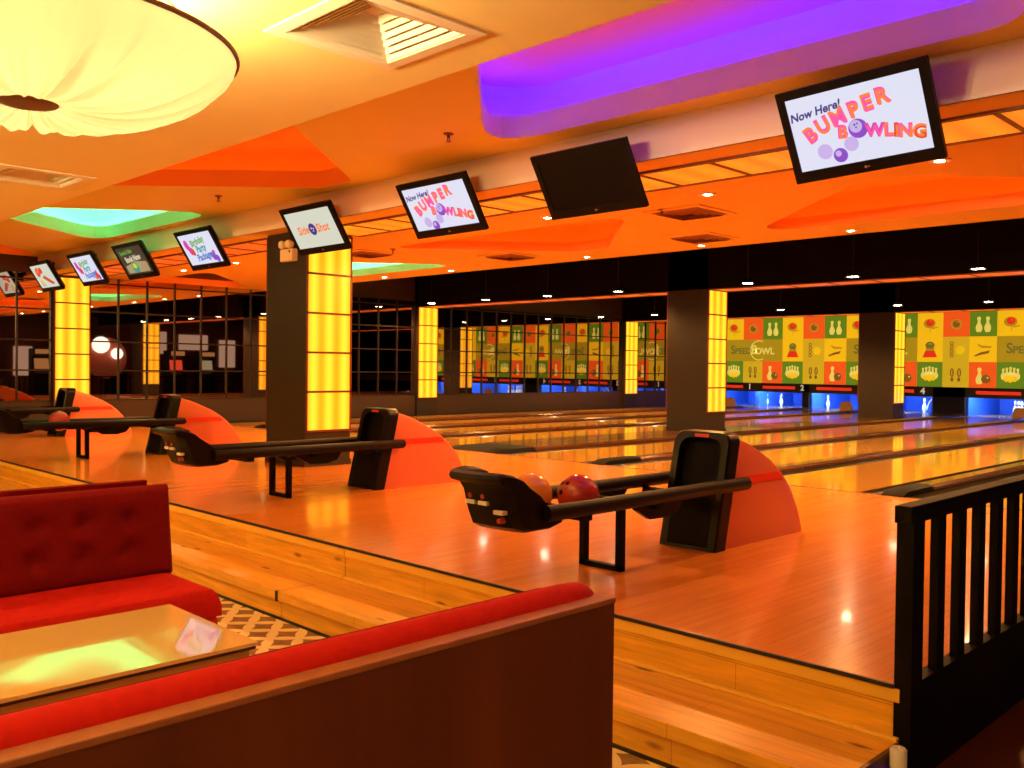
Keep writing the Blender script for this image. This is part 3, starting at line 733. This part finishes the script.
# ------------------------------------------------------------------ televisions
def tv(xc, label, art, on=True, zt=2.56, zb=2.148, roll=0, W_=.8525):
    top, bot = Vector((xc, 4.73, zt)), Vector((xc, 4.978, zb)); H_ = (top - bot).length
    up = (top - bot).normalized(); ex = Vector((math.cos(roll), 0, math.sin(roll))); n = ex.cross(up).normalized(); up = n.cross(ex); c = (top + bot) / 2
    Mx = Matrix(((ex.x, up.x, n.x, c.x), (ex.y, up.y, n.y, c.y), (ex.z, up.z, n.z, c.z), (0, 0, 0, 1)))
    t = thing('television', label, 'television', c, 'televisions under the beam')
    w, h, b_ = W_ / 2, H_ / 2, .048
    fr = MB(Mx); P = lambda x, y, z: (x, y, z)
    o_, i_ = [(-w, -h), (w, -h), (w, h), (-w, h)], [(-w + b_, -h + b_ * 1.35), (w - b_, -h + b_ * 1.35), (w - b_, h - b_), (-w + b_, h - b_)]
    fr.rings([[(x, y, -.03) for x, y in o_], [(x, y, 0) for x, y in o_], [(x, y, .002) for x, y in i_], [(x, y, -.006) for x, y in i_]], True, False)
    fr.rings([[(x * 1, y * 1, -.03) for x, y in o_], [(x * .86, y * .86, -.075) for x, y in o_]], True, True)
    fr.build('bezel', 'bezel_black', t)
    MB(Mx).flat(i_, -.004).build('screen', art[0] if on else 'screen_off', t)
    if on:
        a = MB(Mx @ Matrix.Diagonal((.97, .97, 1, 1)) @ Matrix.Translation((-.012, .004, 0))); art[2](a); a.build('screen_picture', art[1], t)
    MB(Mx).disc(0, -h + b_ * .65, .008, h=.003).disc(.018, -h + b_ * .65, .006, .003, h=.003).build('badge', 'steel', t)
    MB().box(xc - .34, xc - .16, YB - .02, YB, 2.49, 2.60).box(xc - .29, xc - .21, YB - .14, YB - .02, 2.40, 2.52).build('wall_bracket', 'bezel_black', t)
INK = ['ink_navy', 'ink_orange', 'ink_red', 'ink_pink', 'ink_magenta', 'ink_purple', 'ink_lilac', 'ink_green', 'ink_teal', 'ink_blue', 'ink_yellow', 'ink_cream', 'ink_tan', 'screen_white', 'screen_beige']
def arc_word(a, word, pts, size, mats):
    for ch, (x, y, r), (m1, m2) in zip(word, pts, mats):
        a.mat(m1).text(ch, size, x, y, r, bold=.008, h=.0)
def pic_bumper(a):
    a.mat(0).text('Now Here!', .066, -.205, .122, .10, bold=.002, h=.0, shear=.25)
    B = [(-.262, -.005), (-.178, .035), (-.083, .062), (.012, .085), (.092, .105), (.178, .125)]
    rots = [.42, .30, .24, .16, .10, .06]; cols = [1, 3, 1, 3, 1, 3]
    for ch, p, r, c in zip('BUMPER', B, rots, cols):
        a.mat(c).text(ch, .116, p[0], p[1], r, bold=.007, h=.001); a.mat(1 if c == 3 else 3).text(ch, .116, p[0] + .004, p[1] - .010, r, bold=.002, h=.002)
    a.mat(5).disc(.015, -.022, .055, h=.0005); a.mat(6).disc(.005, -.008, .036, h=.0015); a.mat(0).disc(0, .002, .006, h=.002).disc(.016, .006, .005, h=.002).disc(.006, -.014, .005, h=.002)
    B2 = [(-.075, -.025), (.025, -.028), (.105, -.052), (.178, -.066), (.218, -.076), (.266, -.088), (.338, -.108)]
    for j, (ch, p) in enumerate(zip('BOWLING', B2)):
        if ch == 'O': continue
        a.mat([3, 0, 4, 1, 2, 3, 1][j]).text(ch, .096, p[0], p[1], -.16, bold=.007, h=.0025); a.mat([1, 0, 3, 3, 1, 1, 2][j]).text(ch, .096, p[0] + .003, p[1] - .008, -.16, bold=.001, h=.0035)
    for (x, y, r, c) in ((-.20, -.115, .045, 6), (-.115, -.152, .042, 5), (-.04, -.10, .042, 6)):
        a.mat(c).disc(x, y, r, h=.001)
    a.mat(6).disc(-.125, -.14, .018, h=.002)
def pic_side(a):
    a.mat(1).text('Side', .115, -.165, 0, .03, bold=.002, shear=.2, h=.001); a.mat(1).text('Shot', .115, .175, .005, .03, bold=.002, shear=.2, h=.001)
    a.mat(0).disc(0, 0, .062, h=.001); a.mat(13).disc(-.015, .012, .010, h=.002).disc(.018, .006, .009, h=.002).disc(.004, -.018, .008, h=.002)
    a.mat(2).text('Side', .115, -.163, -.006, .03, bold=0, shear=.2, h=.0005); a.mat(2).text('Shot', .115, .177, -.002, .03, shear=.2, h=.0005)
def pic_party(a):
    a.mat(7).text('Birthday', .105, .02, .095, .14, bold=.004, shear=.2, h=.001); a.mat(8).text('Party', .115, .04, .005, .10, bold=.004, shear=.2, h=.001); a.mat(9).text('Packages', .115, .06, -.09, .10, bold=.004, shear=.2, h=.001)
    a.mat(4).disc(-.26, .07, .05, .065, h=.001).disc(-.22, 0, .045, .06, h=.002); a.mat(2).disc(-.17, -.02, .04, .05, h=.003)
    a.mat(5).disc(.25, -.11, .05, .05, h=.0005).disc(.31, -.14, .045, h=.0005); a.mat(4).disc(.28, -.06, .03, h=.0005)
def pic_party2(a):
    pic_party(a); a.mat(2).disc(.27, -.12, .06, .04, .4, h=.002); a.mat(1).disc(.2, -.15, .04, .03, h=.002)
def pic_dark(a):
    a.mat(7).text('Special Offer', .075, -.09, .125, .04, bold=.002, h=.001); a.mat(11).text('Book Now', .105, .02, .03, .06, bold=.006, h=.001)
    a.mat(14).flat([(-.30, -.165), (.345, -.165), (.345, -.03), (.05, -.01), (-.30, -.06)], .0005)
    a.mat(7).disc(-.03, -.09, .11, .075, h=.001); a.mat(8).disc(-.03, -.125, .085, .04, h=.0015); a.mat(10).disc(-.03, -.07, .05, .035, h=.002)
    a.mat(12)
    for j in range(4): a.flat([(.14 + j * .05, -.16), (.16 + j * .05, -.16), (.22 + j * .05, -.05), (.20 + j * .05, -.05)], .001)
def pic_food(a):
    a.mat(2).disc(-.16, .08, .10, .07, .5, h=.001).disc(-.02, .10, .07, .05, .3, h=.001); a.mat(1).disc(-.13, .10, .06, .03, .5, h=.002)
    a.mat(12).flat([(-.10, -.02), (.02, .02), (.30, -.12), (.20, -.15)], .001); a.mat(2).disc(.12, -.07, .13, .035, -.5, h=.002); a.mat(10).disc(-.2, -.10, .07, .05, h=.001)
    a.mat(4).text('Menu', .07, -.17, -.14, .1, h=.002)
tv(-2.235, 'television showing bumper bowling at right, nearest of the row', ('screen_white', INK, pic_bumper), True, 2.635, 2.168, .035, .836)
tv(-4.15, 'switched off television with a blank black screen', None, False)
tv(-5.70, 'television showing bumper bowling just left of the blank television', ('screen_white', INK, pic_bumper))
tv(-7.535, 'television with a pale screen and blue ball logo above the approach column', ('screen_cream', INK, pic_side))
tv(-9.83, 'television showing green and blue party lettering, left of the approach column', ('screen_white', INK, pic_party))
tv(-11.62, 'television with a dark picture and green ball between two party screens', ('screen_dark', INK, pic_dark))
tv(-13.19, 'television showing party lettering at the top of the far left column', ('screen_white', INK, pic_party2))
tv(-14.85, 'television with red orange pictures, last before the mirror wall', ('screen_cream', INK, pic_food))

# ------------------------------------------------------------------ ball returns
def ball_return(cx, fy, label):
    t = thing('ball_return', label, 'ball return', (cx, fy, 0), 'ball returns on the approach')
    w = .185
    arc = [(.14, .675), (.24, .655), (.33, .63), (.42, .595), (.51, .553), (.61, .505), (.71, .44), (.80, .365), (.88, .275), (.94, .18), (.985, .09), (1.01, 0)]
    prof = [(.08, 0)] + [(.08 + .16 * z / .69, z) for z in (.2, .45)] + [(.23, .676)] + [(y * 1.055 + .02, z) for y, z in arc[1:]]
    secs = []
    for x, ins in ((-w, .022), (-w + .012, .004), (-w + .03, 0), (w - .03, 0), (w - .012, .004), (w, .022)):
        secs.append([(cx + x, fy + p[0] - (ins if i > 3 else 0), max(0, p[1] - (ins if i >= 3 and p[1] > .02 else 0))) for i, p in enumerate(prof)])
    MB().rings(secs).build('hood_shell', 'hood_shell', t, smooth=35)
    for s in (-1, 1):
        xa, xb = (w - .002, w + .003) if s > 0 else (-w - .003, -w + .002)
        MB().prism([(fy + .18, .375), (fy + .80, .375), (fy + .75, .425), (fy + .19, .425)], cx + xa, cx + xb, 'x').build('side_stripe', 'hood_red', t)
    # front frame: rounded outline with an arched opening, leaning back
    def outl(x0, z0, x1, z1, r, n=7):
        pts = [(-x1, z0), (x1, z0)]
        for k2 in range(n + 1):
            a = PI / 2 * k2 / n; pts.append((x1 - r + r * math.cos(a), z1 - r + r * math.sin(a)))
        for k2 in range(n + 1):
            a = PI / 2 + PI / 2 * k2 / n; pts.append((-x1 + r + r * math.cos(a), z1 - r + r * math.sin(a)))
        return pts
    lean = lambda z: .16 * z / .69
    oo = outl(0, 0, .20, .695, .07); ii = outl(0, .325, .150, .655, .075)
    def ring3(pts, d): return [(cx + p[0], fy + d + lean(p[1]), p[1]) for p in pts]
    MB().rings([ring3(oo, .10), ring3(oo, .0), ring3([(p[0] * .965, p[1] * .99 + .002) for p in oo], -.012), ring3(ii, -.012), ring3(ii, .06)], True, False).build('front_frame', 'frame_plastic', t, smooth=30)
    MB().add(ring3(ii, .055), [tuple(range(len(ii)))]).build('opening', 'hole_black', t)
    MB().rings([ring3([(-.145, .02), (.145, .02), (.145, .30), (-.145, .30)], -.0125), ring3([(-.135, .03), (.135, .03), (.135, .29), (-.135, .29)], -.016)], True, True).build('kick_panel', 'black_matte', t)
    MB().add(ring3([(-.05, .66), (.05, .66), (.05, .68), (-.05, .68)], -.0135), [(0, 1, 2, 3)]).build('hood_badge', 'hood_red', t)
    # rails
    for x, y1 in ((-.24, .29), (.24, .29)):
        rp = [(.03 * math.cos(a), (.042 if math.sin(a) > 0 else .036) * math.sin(a)) for a in [2 * PI * q / 14 for q in range(14)]]
        rr = [[(cx + x + p[0] * k_, fy + y, .388 + p[1] * k_) for p in rp] for y, k_ in ((-1.50, 1), (y1 - .02, 1), (y1, .6))]
        MB().rings(rr).build('rail', 'rail_dark', t, smooth=40)
    for x in (-.02, .02): MB().tube([(cx + x, fy - 1.50, .345), (cx + x, fy + .02, .345)], .018, 12).build('inner_rail', 'rail_dark', t, smooth=40)
    for y in (-1.2, -.62, -.1): MB().box(cx - .24, cx + .24, fy + y - .03, fy + y + .03, .325, .352).build('cross_bar', 'black_matte', t)
    for s in (-1, 1): MB().prism([(fy - .80, .365), (fy - .34, .365), (fy - .40, .29), (fy - .50, .265), (fy - .66, .27), (fy - .78, .33)], cx + s * .20 - .012, cx + s * .20 + .012, 'x').build('joint_plate', 'black_plastic', t)
    yl = fy - .80
    m_ = MB().box(cx - .145, cx - .105, yl - .02, yl + .02, 0, .33).box(cx + .105, cx + .145, yl - .02, yl + .02, 0, .33).box(cx - .145, cx + .145, yl - .02, yl + .02, 0, .028)
    m_.build('support_leg', 'black_matte', t, bevel=.003)
    # ball tray head: curved lip rising to the front, dished inside
    side = [(-1.42, .425), (-1.50, .44), (-1.58, .475), (-1.66, .53), (-1.74, .585), (-1.80, .62), (-1.85, .632), (-1.885, .62), (-1.893, .598), (-1.88, .575), (-1.855, .55), (-1.83, .50), (-1.80, .40), (-1.77, .335), (-1.72, .31), (-1.55, .31), (-1.42, .33)]
    secs = []
    NT = 8
    for q in (-.285, -.275, -.25, -.215, -.19, -.10, 0, .10, .19, .215, .25, .275, .285):
        x = q * (.58 if q < 0 else .80)
        e = abs(q) / .285; pull = (.20 if q < 0 else .05) * max(0, e - .35) ** 2 / .42; pinch = .0 if e < .95 else (.018 if e < .99 else .05)
        dip = .085 if abs(q) <= .19 else (.02 if abs(q) < .22 else 0)
        sec = []
        for j, (y, z) in enumerate(side):
            y += .05 if y < -1.5 else 0
            if z > .5: z = .5 + (z - .5) * .72
            zz = z
            if j <= 5: zz = z - dip * (1 if j < 5 else .45)
            if j >= 10: yy = y + .03
            else: yy = y
            zz = zz if pinch == 0 else (.45 + (zz - .45) * (1 - pinch * 2))
            sec.append((cx + x, fy + yy + (pull if y < -1.6 else pull * .3) * (1 if j > 3 else .3), zz))
        secs.append(sec)
    MB().rings(secs).build('ball_tray', 'black_plastic', t, smooth=35)
    def front(x):
        e = abs(x) / (.165 if x < 0 else .228); return fy - 1.735 + (.20 if x < 0 else .05) * max(0, e - .35) ** 2 / .42
    for x, z in ((-.02, .435), (.065, .435), (.155, .40)):
        y = front(x); MB().box(cx + x - .03, cx + x + .03, y - .012, y + .02, z, z + .018).build('label', 'label_white', t)
    for x, z in ((-.02, .475), (.065, .475), (.16, .372)):
        y = front(x); MB().lathe([(0, -.014), (.012, -.014), (.014, .02), (0, .02)], (cx + x, y, z), 14, 'y').build('button', 'button_red', t, smooth=40)
    return t
BR = [(-3.138, 4.637), (-6.605, 4.76), (-10.665, 4.69), (-14.04, 4.70)]
b0 = ball_return(*BR[0], 'nearest ball return with two balls on its black rack')
for (x, y), lab in zip(BR[1:], ('empty ball return standing right of the approach column', 'ball return with one red ball, left of the approach column', 'ball return farthest left, in front of the far left lit column')):
    dup(b0, (x, y, 0), lab)
def ball(x, y, z, mt, label, hd):
    t = thing('bowling_ball', label, 'bowling ball', (x, y, z), None)
    MB().sphere((x, y, z), .108, 32, 20).build('shell', mt, t, smooth=80)
    m_ = MB(); hd = Vector(hd).normalized(); a = hd.cross(Vector((0, 0, 1))).normalized(); b2 = a.cross(hd)
    for p, q, r in ((.02, .02, .011), (-.02, .022, .011), (0, -.03, .013)):
        d_ = (hd * .106 + a * p + b2 * q).normalized(); c = Vector((x, y, z)) + d_ * .1082
        u = d_.cross(Vector((0, 0, 1))).normalized(); v = u.cross(d_)
        m_.add([c + u * r * math.cos(2 * PI * k2 / 12) + v * r * math.sin(2 * PI * k2 / 12) for k2 in range(12)], [tuple(range(12))])
    m_.build('finger_hole', 'hole_black', t)
ball(BR[0][0] + .118, 3.50, .430, 'ball_red', 'dark red bowling ball on the nearest rack, in front', (-.2, -.9, .5))
ball(BR[0][0] + .0, 3.28, .440, 'ball_orange', 'orange bowling ball half hidden behind the nearest tray lip', (-.1, .3, .9))
ball(BR[2][0] + .115, 3.60, .430, 'ball_red', 'red bowling ball on the ball return left of the approach column', (.2, -.6, .8))

# ------------------------------------------------------------------ lounge furniture
def tufted(m_, P0, eu, ev, en, nu, nv, du, dv, depth, thick):
    """cushion slab: front surface dimpled at buttons; eu,ev in plane, en outward"""
    NU, NV = nu * 6, nv * 6; Lu, Lv = du, dv
    def hgt(u, v):
        e = min(u, Lu - u, v, Lv - v); edge = min(1, max(0, e / .05)); b_ = math.sqrt(max(0, 1 - (1 - edge) ** 2))
        d_ = 0
        for i in range(1, nu):
            for j in range(1, nv):
                q = ((u - Lu * i / nu) ** 2 + (v - Lv * j / nv) ** 2) ** .5; d_ += math.exp(-(q / .034) ** 2)
        return thick * (.35 + .65 * b_) - depth * d_
    us = sorted(set([Lu * i / NU for i in range(NU + 1)] + [.012, .03, Lu - .012, Lu - .03])); vs_ = sorted(set([Lv * j / NV for j in range(NV + 1)] + [.012, .03, Lv - .012, Lv - .03]))
    P0, eu, ev, en = map(Vector, (P0, eu, ev, en)); g_ = [[P0 + eu * u + ev * v + en * hgt(u, v) for u in us] for v in vs_]
    n1, n2 = len(us), len(vs_)
    vv = [p for r in g_ for p in r]; fs = [(j * n1 + i, j * n1 + i + 1, (j + 1) * n1 + i + 1, (j + 1) * n1 + i) for j in range(n2 - 1) for i in range(n1 - 1)]
    bd = [(0, i) for i in range(n1)] + [(j, n1 - 1) for j in range(1, n2)] + [(n2 - 1, i) for i in range(n1 - 2, -1, -1)] + [(j, 0) for j in range(n2 - 2, 0, -1)]
    base = len(vv); vv += [P0 + eu * us[i] + ev * vs_[j] for j, i in bd]
    N = len(bd)
    for k2 in range(N):
        a = bd[k2][0] * n1 + bd[k2][1]; b2 = bd[(k2 + 1) % N][0] * n1 + bd[(k2 + 1) % N][1]
        fs.append((a, b2, base + (k2 + 1) % N, base + k2))
    fs.append(tuple(base + k2 for k2 in range(N))[::-1])
    return m_.add(vv, fs)
def sofa(xb, sx, ya, yb, label, backtop=.50, seat=True, panel=False):
    """booth sofa: back near x = xb, seat towards sx, running along y"""
    t = thing('booth_sofa', label, 'sofa', (xb, (ya + yb) / 2, ZL), 'red booth sofas')
    L = yb - ya; n = max(3, round(L / .2))
    X = lambda d: xb + sx * d
    tufted(MB(), (X(.10), ya, .08), (0, 1, 0), Vector((-sx * .06, 0, backtop - .05)).normalized(), Vector((sx, 0, .1)).normalized(), n, 3, L, backtop - .08, .04, .09).build('backrest', 'velvet_shaded', t, smooth=60)
    MB().box(min(X(0), X(.10)), max(X(0), X(.10)), ya, yb, ZL + .03, backtop - .03).build('back_board', 'velvet_red', t, bevel=.015)
    tufted(MB(), (X(.10), ya, -.02), (0, 1, 0), (sx, 0, 0), (0, 0, 1), n, 3, L, .52, .018, .12).build('seat_cushion', 'velvet_red', t, smooth=60)
    MB().box(min(X(.08), X(.66)), max(X(.08), X(.62)), ya + .005, yb - .005, -.08, -.015).build('seat_front', 'velvet_red', t, bevel=.03)
    MB().box(min(X(.05), X(.58)), max(X(.05), X(.54)), ya + .03, yb - .06, ZL, -.075).build('plinth', 'black_matte', t)
    return t
sofa(-4.31, 1, -.9, 1.93, 'red tufted booth sofa behind the table, facing the camera')
sofa(-4.34, -1, -.9, 1.90, 'red sofa standing back to back behind the tufted sofa, only its back top showing', .505)
# near booth: seen from behind
t = sofa(-1.62, -1, -1.2, 1.86, 'nearest booth sofa seen from behind with dark wood back and red top roll', .47)
MB().box(-1.535, -1.505, -1.2, 1.895, ZL, .455).build('wood_back', 'panel_wood', t)
MB().box(-1.575, -1.503, -1.2, 1.90, .455, .470).build('top_ledge', 'ledge_wood', t, bevel=.003)
MB().box(-1.60, -1.535, 1.865, 1.895, ZL, .455).build('end_board', 'ledge_wood', t)
MB().rings([[(-1.602 + rr * 1.0 * math.cos(a), y, .455 + rr * .85 * math.sin(a)) for a in [2 * PI * k2 / 16 for k2 in range(16)]] for y, rr in ((-1.2, .045), (-1.0, .055), (1.80, .055), (1.86, .051), (1.888, .038), (1.897, .02))]).build('top_roll', 'velvet_red', t, smooth=50)
# table
t = thing('lounge_table', 'low cream glossy table between the two facing red sofas', 'table', (-3.06, .7, ZL))
MB().box(-3.39, -2.735, -.5, 1.56, .138, .152).build('glass_top', 'table_cream', t, bevel=.002)
MB().box(-3.385, -2.74, -.495, 1.555, .128, .138).build('edge_line', 'table_edge', t)
MB().box(-3.37, -2.755, -.48, 1.54, .06, .128).build('apron', 'table_apron', t)
for x, y in ((-3.33, 1.48), (-2.80, 1.48), (-3.33, -.42), (-2.80, -.42)): MB().box(x - .03, x + .03, y - .03, y + .03, ZL, .06).build('leg', 'table_apron', t)

# ------------------------------------------------------------------ fabric lamp
LX, LY = -3.22, 1.00
t = thing('fabric_ceiling_lamp', 'large round pleated yellow white fabric lamp hanging from the near ceiling', 'ceiling lamp', (LX, LY, 2.0))
prof = [(.085, 1.925), (.12, 1.921), (.17, 1.913), (.24, 1.910), (.32, 1.914), (.40, 1.927), (.48, 1.950), (.56, 1.985), (.62, 2.022), (.66, 2.058), (.685, 2.095), (.69, 2.115)]
NS = 384; rings_ = []
ph = [0]
for k2 in range(48): ph.append(ph[-1] + random.uniform(.7, 1.3))
for r, z in [(r_ if r_ < .1 else r_ * .935, z_ - .02) for r_, z_ in prof]:
    f = (r - .085) / .605; amp = .020 * max(0, math.sin(PI * min(1, f) ** .75)) + .001
    ring = []
    for i in range(NS):
        a = 2 * PI * i / NS
        wv = (1 - 2 * abs(math.sin(11 * a + .6 * math.sin(5 * a))) ** .6) * .75 + math.cos(47 * a + 1.3) * .25
        ring.append((LX + r * math.cos(a), LY + r * math.sin(a), z + amp * wv))
    rings_.append(ring)
MB().rings(rings_, True, False).build('shade', 'lamp_fabric', t, smooth=80)
MB().lathe([(.638, 2.088), (.652, 2.088), (.655, 2.095), (.652, 2.102), (.638, 2.102), (.638, 2.088)], (LX, LY, 0), 96, cap=False).build('rim_ring', 'lamp_bronze', t, smooth=50)
MB().lathe([(0, 1.916), (.06, 1.916), (.088, 1.920), (.094, 1.926), (.088, 1.932), (0, 1.932)], (LX, LY, -.02), 40).build('finial_disc', 'lamp_bronze', t, smooth=40)
m_ = MB()
for a in (.4, 2.5, 4.6): m_.tube([(LX + .63 * math.cos(a), LY + .63 * math.sin(a), 2.098), (LX + .3 * math.cos(a), LY + .3 * math.sin(a), ZN)], .004, 6)
m_.tube([(LX, LY, 1.912), (LX, LY, ZN)], .012, 8).build('suspension_rod', 'lamp_bronze', t)
def bulbs(x, y):
    for a in (.6, 1.9, 3.1, 4.4, 5.6):
        l = bpy.data.lights.new('lamp_bulb', 'POINT'); l.energy = 60; l.color = (1, .70, .30); l.shadow_soft_size = .05
        o = bpy.data.objects.new('lamp_bulb', l); COL.objects.link(o); o.location = (x + .31 * math.cos(a), y + .31 * math.sin(a), 2.20)
bulbs(LX, LY)
# unseen copies of the lamp, added to brighten the room
for x, y, lab in ((-8.2, -.5, 'added copy of the pleated fabric lamp for extra light, out of view at left'), (-.2, -1.6, 'added copy of the pleated fabric lamp for extra light, behind the camera')):
    dup(t, (x, y, 2.0), lab); bulbs(x, y)

# ------------------------------------------------------------------ railing at the right
XA = -1.284
t = thing('black_railing', 'black railing with square balusters at the right end of the approach', 'railing', (XA, 3.2, ZL))
RY = 9.4
MB().box(XA, XA + .06, 3.15, 3.245, ZL, .60).build('post', 'black_matte', t, bevel=.002)
MB().box(XA - .005, XA + .055, 3.14, RY, .555, .615).build('top_rail', 'black_matte', t, bevel=.004)
MB().box(XA, XA + .05, 3.245, RY, -.05, .0).build('bottom_rail', 'black_matte', t)
MB().box(XA + .012, XA + .04, 3.245, RY, ZL, -.05).build('lower_panel', 'black_matte', t)
y = 3.42
while y < RY:
    MB().box(XA + .012, XA + .042, y, y + .07, 0, .555).build('baluster', 'black_matte', t); y += .21
t = thing('cleaning_roller', 'white cylinder with dark mark and thin grey rod at the railing post foot', 'cylinder', (-1.215, 3.03, ZL))
MB().lathe([(0, 0), (.027, 0), (.027, .19), (.022, .196), (.008, .196), (0, .18)], (-1.215, 3.03, ZL), 24).build('body', 'label_white', t, smooth=40)
MB().tube([(-1.215, 3.03, ZL + .19), (-1.232, 3.06, -.08), (-1.245, 3.10, .01)], .007, 8).build('rod', 'steel', t, smooth=40)
MB().lathe([(.0274, .06), (.0274, .13)], (-1.215, 3.03, ZL), 24, cap=False).build('printed_mark', 'ink_navy', t, smooth=40)
me = t.children[-1].data; bm = bmesh.new(); bm.from_mesh(me)
bmesh.ops.delete(bm, geom=[f for f in bm.faces if not (-2.0 < math.atan2(f.calc_center_median().y - (3.03 - 3.03), f.calc_center_median().x) < -.8)], context='FACES'); bm.to_mesh(me); bm.free()

# ------------------------------------------------------------------ games area, seen in the mirror wall
t = thing('games_wall', 'pale games area wall, its lit look put in as glow, seen in the left wall mirror', 'wall panel', (9.3, 16, .2))
for y0, y1, z0, z1 in ((8.2, 9.6, .4, 2.2), (10.2, 11.0, 1.0, 2.4), (12.2, 12.9, .5, 1.7), (17.2, 18.6, 1.5, 2.5), (19.2, 20.6, 1.7, 2.4), (21.2, 22.0, .9, 2.2)): MB().box(9.38, 9.45, y0, y1, z0, z1).build('panel', 'arcade_wall_glow', t)
t = thing('games_sign', 'orange rounded board with two glowing white globes seen in the mirror', 'sign', (5, 14.2, .6))
MB().prism([(14.2 + .8 * math.cos(a), 1.25 + .8 * math.sin(a)) for a in [2 * PI * k2 / 32 for k2 in range(32)]], 5.0, 5.12, 'x').build('board', 'hood_shell', t)
MB().sphere((4.9, 13.95, 1.75), .32).build('globe', 'globe_white', t, smooth=80); MB().sphere((4.85, 14.55, 1.42), .22).build('globe', 'globe_white', t, smooth=80)
def cabinet(x, y, label, scr):
    t = thing('arcade_cabinet', label, 'arcade machine', (x, y, ZL), 'arcade machines seen in the mirror')
    prof = [(x + .35, ZL), (x - .35, ZL), (x - .35, .55), (x - .42, .62), (x - .12, .75), (x - .02, 1.25), (x - .25, 1.35), (x - .25, 1.58), (x + .35, 1.58)]
    MB().prism(prof, y - .33, y + .33, 'y').build('cabinet_body', 'black_plastic', t) if False else MB().add([(p[0], y - .33, p[1]) for p in prof] + [(p[0], y + .33, p[1]) for p in prof], [tuple(range(9)), tuple(range(9, 18))] + [(i, (i + 1) % 9, 9 + (i + 1) % 9, 9 + i) for i in range(9)]).build('cabinet_body', 'black_plastic', t)
    MB().add([(x - .118, y - .26, .80), (x - .118, y + .26, .80), (x - .038, y + .26, 1.20), (x - .038, y - .26, 1.20)], [(0, 1, 2, 3)]).build('screen', scr, t)
    MB().add([(x - .256, y - .28, 1.38), (x - .256, y + .28, 1.38), (x - .256, y + .28, 1.55), (x - .256, y - .28, 1.55)], [(0, 1, 2, 3)]).build('marquee', 'ink_tan', t)
for k2, (x, y, s) in enumerate(((4.2, 16.6, 'screen_red'), (5.6, 18.6, 'screen_beige'), (3.6, 20.3, 'screen_red'), (4.6, 21.6, 'ink_tan'), (6.2, 12.2, 'ink_tan'), (6.6, 15.2, 'screen_beige'))):
    cabinet(x, y, ['dark arcade machine with red screen beside the orange globe sign in the mirror', 'dark arcade machine with beige screen at the middle of the mirrored games area', 'dark arcade machine with red screen towards the mirrored lanes end', 'dark arcade machine with tan screen, farthest along in the mirror', 'dark arcade machine with tan screen left of the orange globe sign', 'dark arcade machine with beige screen behind the orange globe sign'][k2], s)
t = thing('games_railing', 'long dark railing in front of the mirrored games area', 'railing', (1.5, 14, ZL))
MB().box(1.5, 1.55, 9, 24, .55, .60).build('top_rail', 'black_matte', t)
for j in range(45): MB().box(1.51, 1.54, 9 + j * .333, 9.04 + j * .333, ZL, .55).build('baluster', 'black_matte', t)

# ------------------------------------------------------------------ lights
for x, y in ((-2.0, -1.2), (-5.5, .2), (-8, .8), (1.0, .5), (-6, -2), (-11, .8)):      # unseen spots added to light the lounge, without fixtures
    light_spot(x, y, ZN - .02, 125, 2.6, (1, .56, .22))
for x, y in ((4, 12), (6, 17), (4, 21), (6, 8)): light_spot(x, y, 2.9, 60, 2.4, (1, .6, .35))
w = bpy.data.worlds.new('world'); S.world = w; w.use_nodes = True
w.node_tree.nodes['Background'].inputs[0].default_value = (.9, .35, .1, 1); w.node_tree.nodes['Background'].inputs[1].default_value = .03

S.view_settings.view_transform = 'Standard'; S.view_settings.look = 'None'; S.view_settings.gamma = 1; S.view_settings.use_curve_mapping = False
S.view_settings.exposure = 0.0
S.cycles.use_denoising = True; S.cycles.max_bounces = 8; S.cycles.sample_clamp_indirect = 6
bpy.context.view_layer.update()
